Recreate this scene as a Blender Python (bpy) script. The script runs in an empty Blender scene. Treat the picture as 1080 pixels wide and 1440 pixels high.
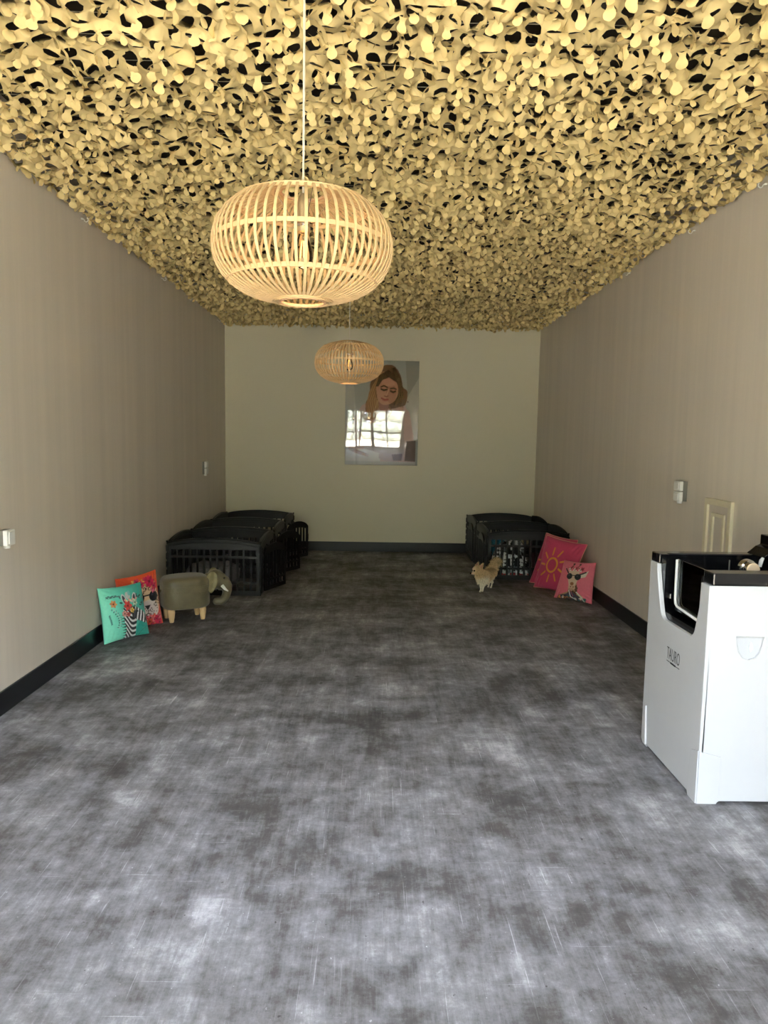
import bpy, bmesh, math, random
import numpy as np
from mathutils import Vector, Matrix, Euler
random.seed(7); RNG = np.random.default_rng(11)
scene = bpy.context.scene
C = scene.collection
V = Vector
R = math.radians
# ------------------------------------------------------------------ camera, world, sun, exposure
F_PX = 998.0
YAW, PITCH, ROLL, CAM_Z = 0.01239, -0.10240, 0.01650, 1.54
cd = bpy.data.cameras.new('camera'); cam = bpy.data.objects.new('camera', cd); C.objects.link(cam)
cy, sy, cp, sp = math.cos(YAW), math.sin(YAW), math.cos(PITCH), math.sin(PITCH)
fw = V((sy*cp, cy*cp, sp)); rt = V((cy, -sy, 0)); up = rt.cross(fw)
r2 = math.cos(ROLL)*rt + math.sin(ROLL)*up; u2 = -math.sin(ROLL)*rt + math.cos(ROLL)*up
cam.matrix_world = Matrix(((r2.x, u2.x, -fw.x, 0), (r2.y, u2.y, -fw.y, 0), (r2.z, u2.z, -fw.z, CAM_Z), (0, 0, 0, 1)))
cd.sensor_fit = 'HORIZONTAL'; cd.sensor_width = 36; cd.lens = F_PX/1080*36; cd.clip_start = .05; cd.clip_end = 200
scene.camera = cam
world = bpy.data.worlds.new('world'); scene.world = world; world.use_nodes = True
bg = world.node_tree.nodes['Background']; bg.inputs[0].default_value = (.77, .835, 1.0, 1); bg.inputs[1].default_value = 14.5
sd = bpy.data.lights.new('sun', 'SUN'); sd.energy = 17.0; sd.color = (1.0, .92, .80); sd.angle = .01
sun = bpy.data.objects.new('sun', sd); C.objects.link(sun)
sun.rotation_mode = 'QUATERNION'; sun.rotation_quaternion = V((.45, -.5, -.8)).to_track_quat('-Z', 'Y')
pd = bpy.data.lights.new('window_portal', 'AREA'); pd.shape = 'RECTANGLE'; pd.size = 3.7; pd.size_y = 3.0; pd.cycles.is_portal = True
po = bpy.data.objects.new('window_portal', pd); C.objects.link(po); po.location = (-.15, -.44, 1.5); po.rotation_euler = (R(90), 0, 0)
scene.view_settings.view_transform = 'Standard'; scene.view_settings.look = 'None'
scene.view_settings.gamma = 1; scene.view_settings.use_curve_mapping = False
scene.view_settings.exposure = 1.45
scene.cycles.max_bounces = 10; scene.cycles.diffuse_bounces = 6; scene.cycles.glossy_bounces = 4
scene.cycles.transparent_max_bounces = 12; scene.cycles.sample_clamp_indirect = 8; scene.cycles.use_denoising = True
XL, XR, D, NET_Z, FRONT = -2.039, 2.175, 9.666, 3.03, -.30
CEIL = 3.34

# ------------------------------------------------------------------ helpers
def lin(c):
    c = np.asarray(c, float)/255
    return np.where(c <= .04045, c/12.92, ((c+.055)/1.055)**2.4)
def mat(name, rgb, rough=.5, metal=0., noise=0., nscale=20., stretch=(1, 1, 1), bump=0., bscale=80., spec=None, coat=0., sheen=0., srgb=True, attr=None, ior=None):
    m = bpy.data.materials.new(name); m.use_nodes = True
    nt = m.node_tree; b = nt.nodes['Principled BSDF']
    col = tuple(lin(rgb)) if srgb else tuple(rgb)
    b.inputs['Base Color'].default_value = (*col, 1); b.inputs['Roughness'].default_value = rough; b.inputs['Metallic'].default_value = metal
    if spec is not None: b.inputs['Specular IOR Level'].default_value = spec
    if ior: b.inputs['IOR'].default_value = ior
    if coat: b.inputs['Coat Weight'].default_value = coat; b.inputs['Coat Roughness'].default_value = .05
    if sheen: b.inputs['Sheen Weight'].default_value = sheen
    tc = nt.nodes.new('ShaderNodeTexCoord')
    src = None
    if attr:
        a = nt.nodes.new('ShaderNodeVertexColor'); a.layer_name = attr; src = a.outputs[0]
        nt.links.new(src, b.inputs['Base Color'])
    if noise:
        mp = nt.nodes.new('ShaderNodeMapping'); mp.inputs['Scale'].default_value = stretch
        nt.links.new(tc.outputs['Object'], mp.inputs[0])
        n = nt.nodes.new('ShaderNodeTexNoise'); n.inputs['Scale'].default_value = nscale; n.inputs['Detail'].default_value = 5
        nt.links.new(mp.outputs[0], n.inputs['Vector'])
        mr = nt.nodes.new('ShaderNodeMapRange'); mr.inputs[1].default_value = .25; mr.inputs[2].default_value = .75
        mr.inputs[3].default_value = 1-noise; mr.inputs[4].default_value = 1+noise
        nt.links.new(n.outputs[0], mr.inputs[0])
        mx = nt.nodes.new('ShaderNodeVectorMath'); mx.operation = 'SCALE'
        if src: nt.links.new(src, mx.inputs[0])
        else: mx.inputs[0].default_value = col
        nt.links.new(mr.outputs[0], mx.inputs['Scale']); nt.links.new(mx.outputs[0], b.inputs['Base Color'])
    if bump:
        n2 = nt.nodes.new('ShaderNodeTexNoise'); n2.inputs['Scale'].default_value = bscale; n2.inputs['Detail'].default_value = 4
        nt.links.new(tc.outputs['Object'], n2.inputs['Vector'])
        bp = nt.nodes.new('ShaderNodeBump'); bp.inputs['Strength'].default_value = bump; bp.inputs['Distance'].default_value = .004
        nt.links.new(n2.outputs[0], bp.inputs['Height']); nt.links.new(bp.outputs[0], b.inputs['Normal'])
    return m
def link(name, me, m, parent=None, smooth=False):
    o = bpy.data.objects.new(name, me); C.objects.link(o)
    for k in (m if isinstance(m, (list, tuple)) else [m]):
        if k and k.name not in [x.name for x in me.materials if x]: me.materials.append(k)
    if parent: o.parent = parent
    if smooth: me.polygons.foreach_set('use_smooth', [True]*len(me.polygons))
    return o
def obj(name, bm, m, parent=None, smooth=False, bevel=0., norm=True):
    if norm: bmesh.ops.recalc_face_normals(bm, faces=bm.faces[:])
    if bevel:
        es = [e for e in bm.edges if len(e.link_faces) == 2 and e.calc_face_angle(0) > .6]
        bmesh.ops.bevel(bm, geom=es, offset=bevel, segments=2, profile=.6, affect='EDGES', clamp_overlap=True)
    me = bpy.data.meshes.new(name); bm.to_mesh(me); bm.free()
    return link(name, me, m, parent, smooth)
def thing(name, label, cat, loc=(0, 0, 0), rotz=0., group=None):
    o = bpy.data.objects.new(name, None); C.objects.link(o); o.location = loc; o.rotation_euler = (0, 0, rotz)
    o.empty_display_size = .1
    return tag(o, label, cat, group)
def tag(o, label, cat, group=None):
    o['label'] = label; o['category'] = cat
    if group: o['group'] = group
    return o
def struct(name, bm, m, parent=None, **k):
    o = obj(name, bm, m, parent, **k)
    if not parent: o['kind'] = 'structure'
    return o
def box(bm, x0, x1, y0, y1, z0, z1):
    vs = [bm.verts.new((x, y, z)) for x in (x0, x1) for y in (y0, y1) for z in (z0, z1)]
    for f in ((0, 1, 3, 2), (4, 6, 7, 5), (0, 4, 5, 1), (2, 3, 7, 6), (0, 2, 6, 4), (1, 5, 7, 3)): bm.faces.new([vs[i] for i in f])
    return vs
def bx(*a): bm = bmesh.new(); box(bm, *a); return bm
def plate(bm, outer, holes, M, th):
    """flat plate in local (u,v) with holes, mapped by M (4x4), extruded th along local w"""
    es = []
    for loop in [outer]+list(holes):
        vs = [bm.verts.new(M @ V((p[0], p[1], 0))) for p in loop]
        es += [bm.edges.new((vs[i], vs[(i+1) % len(vs)])) for i in range(len(vs))]
    r = bmesh.ops.triangle_fill(bm, use_beauty=True, use_dissolve=False, edges=es)
    fs = [g for g in r['geom'] if isinstance(g, bmesh.types.BMFace)]
    ex = bmesh.ops.extrude_face_region(bm, geom=fs, use_keep_orig=True)
    vv = [g for g in ex['geom'] if isinstance(g, bmesh.types.BMVert)]
    bmesh.ops.translate(bm, verts=vv, vec=M.to_3x3() @ V((0, 0, th)))
def tube(bm, pts, rad, seg=8, closed=False, cap=True):
    pts = [V(p) for p in pts]; n = len(pts)
    rad = rad if isinstance(rad, (list, tuple)) else [rad]*n
    rings = []; prev = None
    for i, p in enumerate(pts):
        a = pts[(i-1) % n] if (closed or i > 0) else p; b = pts[(i+1) % n] if (closed or i < n-1) else p
        t = (b-a).normalized()
        if prev is None: prev = t.orthogonal().normalized()
        u = (prev-t*prev.dot(t)).normalized(); prev = u; w = t.cross(u)
        rings.append([bm.verts.new(p+rad[i]*(math.cos(2*math.pi*k/seg)*u+math.sin(2*math.pi*k/seg)*w)) for k in range(seg)])
    for i in range(n if closed else n-1):
        A, B = rings[i], rings[(i+1) % n]
        for k in range(seg): bm.faces.new((A[k], A[(k+1) % seg], B[(k+1) % seg], B[k]))
    if cap and not closed: bm.faces.new(rings[0][::-1]); bm.faces.new(rings[-1])
def lathe(bm, prof, seg=24, at=(0, 0, 0)):
    rings = [[bm.verts.new((at[0]+r*math.cos(2*math.pi*k/seg), at[1]+r*math.sin(2*math.pi*k/seg), at[2]+z)) for k in range(seg)] for r, z in prof]
    for i in range(len(rings)-1):
        for k in range(seg): bm.faces.new((rings[i][k], rings[i][(k+1) % seg], rings[i+1][(k+1) % seg], rings[i+1][k]))
    bm.faces.new(rings[0][::-1]); bm.faces.new(rings[-1])
def ell(bm, c, r, M=None, seg=16):
    m = Matrix.Translation(V(c)) @ (M.to_4x4() if M else Matrix()) @ Matrix.Diagonal((*r, 1))
    bmesh.ops.create_uvsphere(bm, u_segments=seg, v_segments=max(6, seg*2//3), radius=1, matrix=m)
def evaluated(o):
    dg = bpy.context.evaluated_depsgraph_get(); dg.update()
    me = bpy.data.meshes.new_from_object(o.evaluated_get(dg)); return me
def remeshed(bm, voxel, smooth=4, fac=.5):
    me = bpy.data.meshes.new('tmp'); bm.to_mesh(me); bm.free(); o = bpy.data.objects.new('tmp', me); C.objects.link(o)
    m = o.modifiers.new('r', 'REMESH'); m.mode = 'VOXEL'; m.voxel_size = voxel; m.use_smooth_shade = True
    s = o.modifiers.new('s', 'SMOOTH'); s.factor = fac; s.iterations = smooth
    r = evaluated(o); bpy.data.objects.remove(o); bpy.data.meshes.remove(me); return r
# a tiny painter for flat prints; u to the right, v down, both 0..1
class Canvas:
    def __init__(s, w, h, bgc):
        s.w, s.h = w, h; s.U, s.Vv = np.meshgrid((np.arange(w)+.5)/w, (np.arange(h)+.5)/h); s.a = np.zeros((h, w, 3)); s.a[:] = bgc
        s.k = h/w
    def fill(s, mask, c, al=1.): s.a[mask] = s.a[mask]*(1-al)+np.array(c, float)*al
    def ell(s, x, y, rx, ry, c, rot=0, al=1.):
        dx, dy = s.U-x, s.Vv-y; a = math.radians(rot)
        X = dx*math.cos(a)+dy*math.sin(a); Y = -dx*math.sin(a)+dy*math.cos(a); s.fill((X/rx)**2+(Y/ry)**2 <= 1, c, al)
    def pmask(s, pts):
        m = np.zeros(s.U.shape, bool); n = len(pts)
        for i in range(n):
            (x0, y0), (x1, y1) = pts[i], pts[(i+1) % n]
            if y0 == y1: continue
            m ^= ((s.Vv >= min(y0, y1)) & (s.Vv < max(y0, y1)) & (s.U < (s.Vv-y0)*(x1-x0)/(y1-y0)+x0))
        return m
    def poly(s, pts, c, al=1.): s.fill(s.pmask(pts), c, al)
    def line(s, pts, w, c, al=1.):
        for (x0, y0), (x1, y1) in zip(pts, pts[1:]):
            dx, dy = x1-x0, y1-y0; t = np.clip(((s.U-x0)*dx+(s.Vv-y0)*dy)/(dx*dx+dy*dy+1e-9), 0, 1)
            s.fill((s.U-x0-t*dx)**2+(s.Vv-y0-t*dy)**2 <= w*w/4, c, al)
    def blur(s, n=1):
        for _ in range(n):
            p = np.pad(s.a, ((1, 1), (1, 1), (0, 0)), 'edge')
            s.a = (p[1:-1, 1:-1]*4+p[:-2, 1:-1]+p[2:, 1:-1]+p[1:-1, :-2]+p[1:-1, 2:])/8
    def sample(s, u, v):
        x = np.clip((u*s.w).astype(int), 0, s.w-1); y = np.clip((v*s.h).astype(int), 0, s.h-1); return lin(s.a[y, x])
def set_colors(me, cols, name='print'):
    at = me.color_attributes.new(name, 'FLOAT_COLOR', 'POINT'); arr = np.ones((len(me.vertices), 4), np.float32); arr[:, :3] = cols
    at.data.foreach_set('color', arr.ravel())

# ------------------------------------------------------------------ materials of the shell
def wall_mat(name, rgb, streak):
    m = mat(name, rgb, rough=.55, spec=.35)
    nt = m.node_tree; b = nt.nodes['Principled BSDF']; tc = nt.nodes.new('ShaderNodeTexCoord')
    out = None
    if streak:
        mp = nt.nodes.new('ShaderNodeMapping'); mp.inputs['Scale'].default_value = (1, 4.5, .16); nt.links.new(tc.outputs['Object'], mp.inputs[0])
        n = nt.nodes.new('ShaderNodeTexNoise'); n.inputs['Scale'].default_value = 1.6; n.inputs['Detail'].default_value = 7; n.inputs['Roughness'].default_value = .65
        nt.links.new(mp.outputs[0], n.inputs['Vector'])
        cr = nt.nodes.new('ShaderNodeValToRGB'); c = lin(rgb)
        cr.color_ramp.elements[0].position = .3; cr.color_ramp.elements[0].color = (*(c*.94), 1)
        cr.color_ramp.elements[1].position = .72; cr.color_ramp.elements[1].color = (*(c*np.array([1.07, 1.06, 1.05])), 1)
        nt.links.new(n.outputs[0], cr.inputs[0]); nt.links.new(cr.outputs[0], b.inputs['Base Color'])
        mr = nt.nodes.new('ShaderNodeMapRange'); mr.inputs[3].default_value = .62; mr.inputs[4].default_value = .40; nt.links.new(n.outputs[0], mr.inputs[0]); nt.links.new(mr.outputs[0], b.inputs['Roughness'])
    return m
M_wall = wall_mat('side_wall_paint', (218, 210, 198), True)
M_back = wall_mat('back_wall_paint', (211, 205, 180), False)
M_skirt = mat('black_skirting', (18, 22, 25), rough=.28, noise=.1, nscale=6)
M_ceil = mat('dark_ceiling', (52, 47, 38), rough=.8, noise=.3, nscale=3)
M_rail = mat('grey_steel', (135, 135, 132), rough=.35, metal=.6, noise=.1)

def floor_mat():
    m = mat('concrete_look_vinyl', (90, 90, 92), rough=.42, spec=.18)
    nt = m.node_tree; b = nt.nodes['Principled BSDF']; L = nt.links.new
    tc = nt.nodes.new('ShaderNodeTexCoord')
    def noise(scale, detail, rough, sc=(1, 1, 1), rot=0, dist=0):
        mp = nt.nodes.new('ShaderNodeMapping'); mp.inputs['Scale'].default_value = sc; mp.inputs['Rotation'].default_value = (0, 0, rot); L(tc.outputs['Object'], mp.inputs[0])
        n = nt.nodes.new('ShaderNodeTexNoise'); n.inputs['Scale'].default_value = scale; n.inputs['Detail'].default_value = detail; n.inputs['Roughness'].default_value = rough; n.inputs['Distortion'].default_value = dist
        L(mp.outputs[0], n.inputs['Vector']); return n.outputs[0]
    def math_(op, a, bb, clamp=False):
        k = nt.nodes.new('ShaderNodeMath'); k.operation = op; k.use_clamp = clamp
        for i, q in enumerate((a, bb)):
            if hasattr(q, 'is_linked'): L(q, k.inputs[i])
            else: k.inputs[i].default_value = q
        return k.outputs[0]
    def rng(a, f0, f1, t0, t1):
        k = nt.nodes.new('ShaderNodeMapRange'); L(a, k.inputs[0])
        for i, q in enumerate((f0, f1, t0, t1)): k.inputs[i+1].default_value = q
        return k.outputs[0]
    big = rng(noise(1.5, 3, .55, (1, 1.3, 1), .2), .34, .66, -.5, .5)
    mid = rng(noise(4.2, 5, .6, (1, 1.25, 1), -.25, .4), .32, .68, -.38, .38)
    sm = rng(noise(14, 9, .78, (1, 1, 1)), .3, .7, -.55, .55)
    g1 = rng(noise(34, 6, .8, (.2, 1.6, 1), .09), .3, .7, -.09, .09)
    g2 = rng(noise(34, 6, .8, (1.9, .14, 1), .16), .3, .7, -.24, .24)
    s1 = rng(noise(9, 3, .6, (.28, 12, 1), .12), .67, .73, 0, .7)
    s2 = rng(noise(9, 3, .6, (13, .30, 1), -.12, .3), .655, .73, 0, .8)
    s3 = rng(noise(9, 3, .6, (11, .35, 1), .6, .4), .67, .74, 0, .7)
    t = math_('ADD', big, mid); t = math_('ADD', t, sm); t = math_('ADD', t, g1); t = math_('ADD', t, g2)
    t = math_('ADD', t, s1); t = math_('ADD', t, s2); t = math_('ADD', t, s3)
    drag = rng(noise(5.5, 6, .68, (1.5, .28, 1), .04, .3), .34, .66, -.38, .38); t = math_('ADD', t, drag); speck = rng(noise(75, 2, .5, (1, 1, 1)), .70, .76, 0, .8); t = math_('ADD', t, speck); pit = rng(noise(48, 2, .5, (1, .8, 1)), .72, .77, 0, -.9); t = math_('ADD', t, pit)
    spots = rng(noise(7, 2, .4, (1, 1, 1)), .765, .80, 0, -1.1); t = math_('ADD', t, spots)
    t = rng(t, -1.9, 2.3, 0, 1)
    cr = nt.nodes.new('ShaderNodeValToRGB'); e = cr.color_ramp.elements
    e[0].position = 0; e[0].color = (*lin((46, 45, 43)), 1); e[1].position = 1; e[1].color = (*lin((232, 232, 236)), 1)
    k = e.new(.32); k.color = (*lin((88, 86, 84)), 1); k = e.new(.55); k.color = (*lin((134, 134, 136)), 1)
    L(t, cr.inputs[0]); L(cr.outputs[0], b.inputs['Base Color'])
    L(rng(t, 0, 1, .6, .45), b.inputs['Roughness'])
    bp = nt.nodes.new('ShaderNodeBump'); bp.inputs['Strength'].default_value = .25; bp.inputs['Distance'].default_value = .002
    L(sm, bp.inputs['Height']); L(bp.outputs[0], b.inputs['Normal'])
    return m
M_floor = floor_mat()

# ------------------------------------------------------------------ room shell
struct('floor', bx(XL-.12, XR+.12, FRONT-.12, D+.12, -.15, 0), M_floor)
struct('ceiling', bx(XL-.12, XR+.12, FRONT-.12, D+.12, CEIL, CEIL+.15), M_ceil)
struct('wall_left', bx(XL-.12, XL, FRONT-.12, D+.12, 0, CEIL), M_wall)
struct('wall_right', bx(XR, XR+.12, FRONT-.12, D+.12, 0, CEIL), M_wall)
struct('wall_back', bx(XL, XR, D, D+.12, 0, CEIL), M_back)
def skirt(name, x0, x1, y0, y1):
    bm = bx(x0, x1, y0, y1, 0, .1295); struct(name, bm, M_skirt, bevel=.003)
skirt('baseboard_left', XL, XL+.014, FRONT, D); skirt('baseboard_right', XR-.014, XR, FRONT, D); skirt('baseboard_back', XL+.014, XR-.014, D-.014, D)
# glazed front wall behind the camera: two windows of two by two panes
cols = [(-1.90, -1.10), (-.98, -.30), (-.10, .70), (.78, 1.56)]; rows = [(.10, 1.35), (1.45, 2.90)]
bm = bmesh.new()
box(bm, XL, -1.95, FRONT-.12, FRONT, 0, CEIL); box(bm, 1.64, XR, FRONT-.12, FRONT, 0, CEIL)
box(bm, -1.95, 1.64, FRONT-.12, FRONT, 2.97, CEIL); box(bm, -1.95, 1.64, FRONT-.12, FRONT, 0, .04)
struct('wall_front', bm, M_wall)
M_frame = mat('brown_window_frame', (92, 72, 60), rough=.45, noise=.15)
M_glass = bpy.data.materials.new('window_glass'); M_glass.use_nodes = True
nt = M_glass.node_tree; nt.nodes.remove(nt.nodes['Principled BSDF'])
a = nt.nodes.new('ShaderNodeBsdfTransparent'); g = nt.nodes.new('ShaderNodeBsdfGlossy'); g.inputs['Roughness'].default_value = .02
fr = nt.nodes.new('ShaderNodeFresnel'); fr.inputs[0].default_value = 1.3; mx = nt.nodes.new('ShaderNodeMixShader')
nt.links.new(fr.outputs[0], mx.inputs[0]); nt.links.new(a.outputs[0], mx.inputs[1]); nt.links.new(g.outputs[0], mx.inputs[2])
nt.links.new(mx.outputs[0], nt.nodes['Material Output'].inputs[0])
for wi, (ca, cb, x0, x1) in enumerate(((cols[0], cols[1], -1.95, -.20), (cols[2], cols[3], -.20, 1.64))):
    bm = bmesh.new()
    rect = lambda a, b, c, d: [(a, c), (b, c), (b, d), (a, d)]
    M = Matrix(((1, 0, 0, 0), (0, 0, -1, FRONT-.02), (0, 1, 0, 0), (0, 0, 0, 1)))
    plate(bm, rect(x0, x1, .04, 2.97), [rect(c[0], c[1], r[0], r[1]) for c in (ca, cb) for r in rows], M, .08)
    w = struct('window_%d' % (wi+1), bm, M_frame)
    for c in (ca, cb):
        for r in rows: obj('pane', bx(c[0], c[1], FRONT-.064, FRONT-.058, r[0], r[1]), M_glass, w)
M_ground = mat('sunlit_paving', (196, 184, 160), rough=.8, noise=.15, nscale=2, bump=.3)
struct('ground', bx(-14, 14, -26, FRONT-.12, -.2, -.04), M_ground)
bm = bmesh.new(); hr_ = random.Random(21)  # foliage row added out of view, holds low sky light off the deep room
for k in range(150):
    x = -13+26*(k % 30)/29+hr_.uniform(-.4, .4); z = .5+1.3*(k//30)+hr_.uniform(-.3, .3); r_ = hr_.uniform(.7, 1.0)
    bmesh.ops.create_icosphere(bm, subdivisions=2, radius=r_, matrix=Matrix.Translation((x, -9.5+hr_.uniform(-.3, .3), z)))
for vv in bm.verts: vv.co += V((hr_.uniform(-1, 1), hr_.uniform(-1, 1), hr_.uniform(-1, 1)))*.12
M_hedge = mat('hedge_green', (124, 128, 112), rough=.8, noise=.4, nscale=3)
hd_ = tag(obj('added_hedge', bm, M_hedge), 'tall green foliage row added outside to block low sky, mirrored in the poster', 'added_hedge'); hd_['kind'] = 'stuff'
# steel track across the ceiling, above the net
bm = bmesh.new(); box(bm, XL, XR, 2.60, 2.66, 3.16, 3.24); box(bm, XL, XR, 2.56, 2.60, 3.14, 3.16); box(bm, XL, XR, 2.50, 2.52, 3.18, 3.24)
struct('trim_1', bm, M_rail)

# ------------------------------------------------------------------ camouflage net
M_net = mat('sand_net_fabric', (220, 199, 142), rough=.75, noise=.12, nscale=9, spec=.2)
M_cord = mat('net_cord', (190, 184, 165), rough=.6, noise=.1)
net = thing('camouflage_net', 'sand coloured leaf-cut camouflage net stretched under the whole ceiling', 'camouflage net', (.07, 5.8, NET_Z))
netm = Matrix.Translation(-V((.07, 5.8, NET_Z)))
CS = .074; nx = int((XR-XL-.02)/CS); Y0n = 2.05; ny = int((D-.02-Y0n)/CS)
csx = (XR-XL-.03)/nx; csy = (D-.02-Y0n)/ny
def fieldn(sx, sy, seed, a, b):
    r = np.random.default_rng(seed); g = r.normal(size=(sx+3, sy+3))
    A = np.clip(a*sx, 0, sx); B = np.clip(b*sy, 0, sy); i = A.astype(int); j = B.astype(int); fa = A-i; fb = B-j
    fa = fa*fa*(3-2*fa); fb = fb*fb*(3-2*fb)
    return (g[i, j]*(1-fa)*(1-fb)+g[i+1, j]*fa*(1-fb)+g[i, j+1]*(1-fa)*fb+g[i+1, j+1]*fa*fb)
# fine lattice, three steps per cell; every third row/column carries vertices on the cell edges
GI, GJ = np.meshgrid(np.arange(nx*3+1), np.arange(ny*3+1), indexing='ij')
gu, gv = GI/(nx*3), GJ/(ny*3)
edge = np.clip(np.minimum(np.minimum(gu, 1-gu)*(nx), np.minimum(gv, 1-gv)*ny)/1.5, 0, 1)
PX = XL+.015+gu*(XR-XL-.03)+edge*(fieldn(60, 110, 1, gu, gv)*.014+RNG.normal(size=gu.shape)*.004)
PY = Y0n+gv*(D-.02-Y0n)+edge*(fieldn(60, 110, 2, gu, gv)*.014+RNG.normal(size=gu.shape)*.004)
PZ = NET_Z+.012+fieldn(7, 14, 3, gu, gv)*.014*edge+fieldn(58, 104, 4, gu, gv)*.017+RNG.normal(size=gu.shape)*.004
PZ = np.minimum(PZ, NET_Z+.075)
ring = [(0, 0), (1, 0), (2, 0), (3, 0), (3, 1), (3, 2), (3, 3), (2, 3), (1, 3), (0, 3), (0, 2), (0, 1)]
verts = []; faces = []; vid = {}
def gvert(i, j):
    k = (i, j)
    if k not in vid: vid[k] = len(verts); verts.append((PX[i, j], PY[i, j], PZ[i, j]))
    return vid[k]
tongues = []
for ci in range(nx):
    for cj in range(ny):
        o_ = [gvert(ci*3+a, cj*3+b) for a, b in ring]
        P = np.array([verts[k] for k in o_]); c = P.mean(0)+RNG.normal(size=3)*np.array([.006, .006, .0])
        sc = RNG.uniform(.66, .90); rr = np.array([CS*.5*sc*RNG.uniform(.82, 1.15), CS*.5*sc*RNG.uniform(.82, 1.15)])
        ph = RNG.uniform(0, 6.28); rot = RNG.uniform(0, 3.14)
        i0 = len(verts); dz = RNG.normal()*.006-.004
        for k in range(12):
            d = P[k]-c; a = math.atan2(d[1], d[0]); q = 1+.14*math.cos(2*(a-rot))+.07*math.cos(3*a+ph)
            w = .012*math.sin(a+ph)
            verts.append((c[0]+rr[0]*q*math.cos(a), c[1]+rr[1]*q*math.sin(a), c[2]+dz+w))
        for k in range(12): faces.append((o_[k], o_[(k+1) % 12], i0+(k+1) % 12, i0+k))
        for _ in range(2 if RNG.random() < .22 else 1):
            th = RNG.uniform(0, 6.28); s = .62
            base = V((c[0]+rr[0]*1.25*math.cos(th), c[1]+rr[1]*1.25*math.sin(th), c[2]+dz+.002))
            tongues.append((base, th+math.pi+RNG.normal()*.5, RNG.uniform(.85, 1.2), RNG.uniform(-.35, .35), int(RNG.integers(0, 8))))
verts = [(min(max(x, XL+.004), XR-.004), min(y, D-.004), z) for x, y, z in verts]
me = bpy.data.meshes.new('netting'); me.from_pydata([(x-.07, y-5.8, z-NET_Z) for x, y, z in verts], [], faces)
link('netting', me, M_net, net, smooth=True)['kind'] = 'stuff'
# leaf tongue variants: neck that widens to a disc, curling downwards
def leaf_geo(v):
    r = random.Random(v*17+3); L_ = .052*r.uniform(.9, 1.15); ra = .0200*r.uniform(.85, 1.15); curl = r.uniform(.5, 1.7); c0 = r.uniform(.05, .45); bend = r.uniform(-.5, .5)
    n = 9; vs = []; fs = []; p = np.zeros(3); ang = c0; side = 0.
    for i in range(n+1):
        t = i/n
        if t < .42: w = .011+(.30-t)**2*.09
        else: w = max(math.sqrt(max(ra**2-((t-.68)/.32*ra)**2, 0)), .011*(1-(t-.42)/.58))
        if i == n: w = .003
        cs = .004*(w/ra)
        for q in (-1, -.5, 0, .5, 1)[::2]: vs.append((p[0], p[1]+q*w, p[2]-cs*(1-q*q)))
        st = L_/n; ang += curl/n; side += bend/n
        p = p+np.array([math.cos(ang)*math.cos(side), math.cos(ang)*math.sin(side), -math.sin(ang)])*st
    for i in range(n):
        for q in range(2): a = i*3+q; fs.append((a, a+1, a+4, a+3))
    return np.array(vs), fs
geos = [leaf_geo(v) for v in range(8)]
lmesh = []
for v, (vs, fs) in enumerate(geos):
    m_ = bpy.data.meshes.new('leaf'); m_.from_pydata(vs.tolist(), [], fs); m_.materials.append(M_net); m_.polygons.foreach_set('use_smooth', [True]*len(fs)); lmesh.append(m_)
order = sorted(range(len(tongues)), key=lambda k: (tongues[k][0]-V((0, 0, CAM_Z))).length if (tongues[k][0].y > 2.48 and abs(tongues[k][0].x) < tongues[k][0].y*.56) else 99)
near = set(order[:300]); av, af = [], []; off = 0
for k, (b, yaw, s, tilt, v) in enumerate(tongues):
    M = Matrix.Translation(b) @ Euler((tilt, 0, yaw)).to_matrix().to_4x4() @ Matrix.Scale(s, 4)
    if k in near:
        o = bpy.data.objects.new('leaf', lmesh[v]); C.objects.link(o); o.parent = net; o.matrix_local = netm @ M
    else:
        A = np.array(netm @ M); vs, fs = geos[v]; av.append(vs @ A[:3, :3].T+A[:3, 3]); af += [tuple(q+off for q in f) for f in fs]; off += len(vs)
av = np.concatenate(av); av[:, 0] = np.clip(av[:, 0], XL+.004-.07, XR-.004-.07); av[:, 1] = np.minimum(av[:, 1], D-.004-5.8)
me = bpy.data.meshes.new('leaves'); me.from_pydata(av.tolist(), [], af)
link('leaves', me, M_net, net, smooth=True)['kind'] = 'stuff'
bm = bmesh.new()
for j in range(int((D-Y0n)/.17)):
    y = Y0n+.05+j*.17+random.uniform(-.03, .03)
    tube(bm, [(XL+.02-.07, y-5.8, .05), (0, y-5.8+random.uniform(-.01, .01), .045+random.uniform(-.01, .01)), (XR-.02-.07, y-5.8, .05)], .0013, 4)
obj('support_string', bm, M_cord, net)['kind'] = 'stuff'
# small screw hooks that hold the net along the walls
M_white = mat('white_plastic', (232, 232, 226), rough=.4, noise=.03)
M_chrome = mat('chrome', (225, 225, 225), rough=.08, metal=1, noise=.02)
hooks = [('left', XL, y, d) for y, d in ((5.05, 'nearest the camera'), (6.86, 'second from the camera'), (7.8, 'third from the camera'), (9.2, 'nearest the back wall'))] + \
        [('right', XR, y, d) for y, d in ((4.14, 'nearest the camera'), (5.04, 'second from the camera'), (6.3, 'third from the camera'), (8.4, 'nearest the back wall'))]
for side, x, y, d in hooks:
    s = 1 if side == 'left' else -1
    bm = bmesh.new(); tube(bm, [(x-s*.01, y, 3.005), (x+s*.02, y, 3.0)]+[(x+s*(.034+.014*math.cos(a)), y, 2.997-.0-.014*math.sin(a)) for a in np.linspace(math.pi, -1.2+0, 8)], .0035, 6)
    lathe(bm, [(.009, -.004), (.009, .004)], 10, (x+s*.006, y, 3.003))
    tag(obj('cup_hook', bm, M_white, smooth=True), 'small white screw hook on the %s wall under the net edge, %s' % (side, d), 'hook', 'net hooks on the %s wall' % side)

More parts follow.
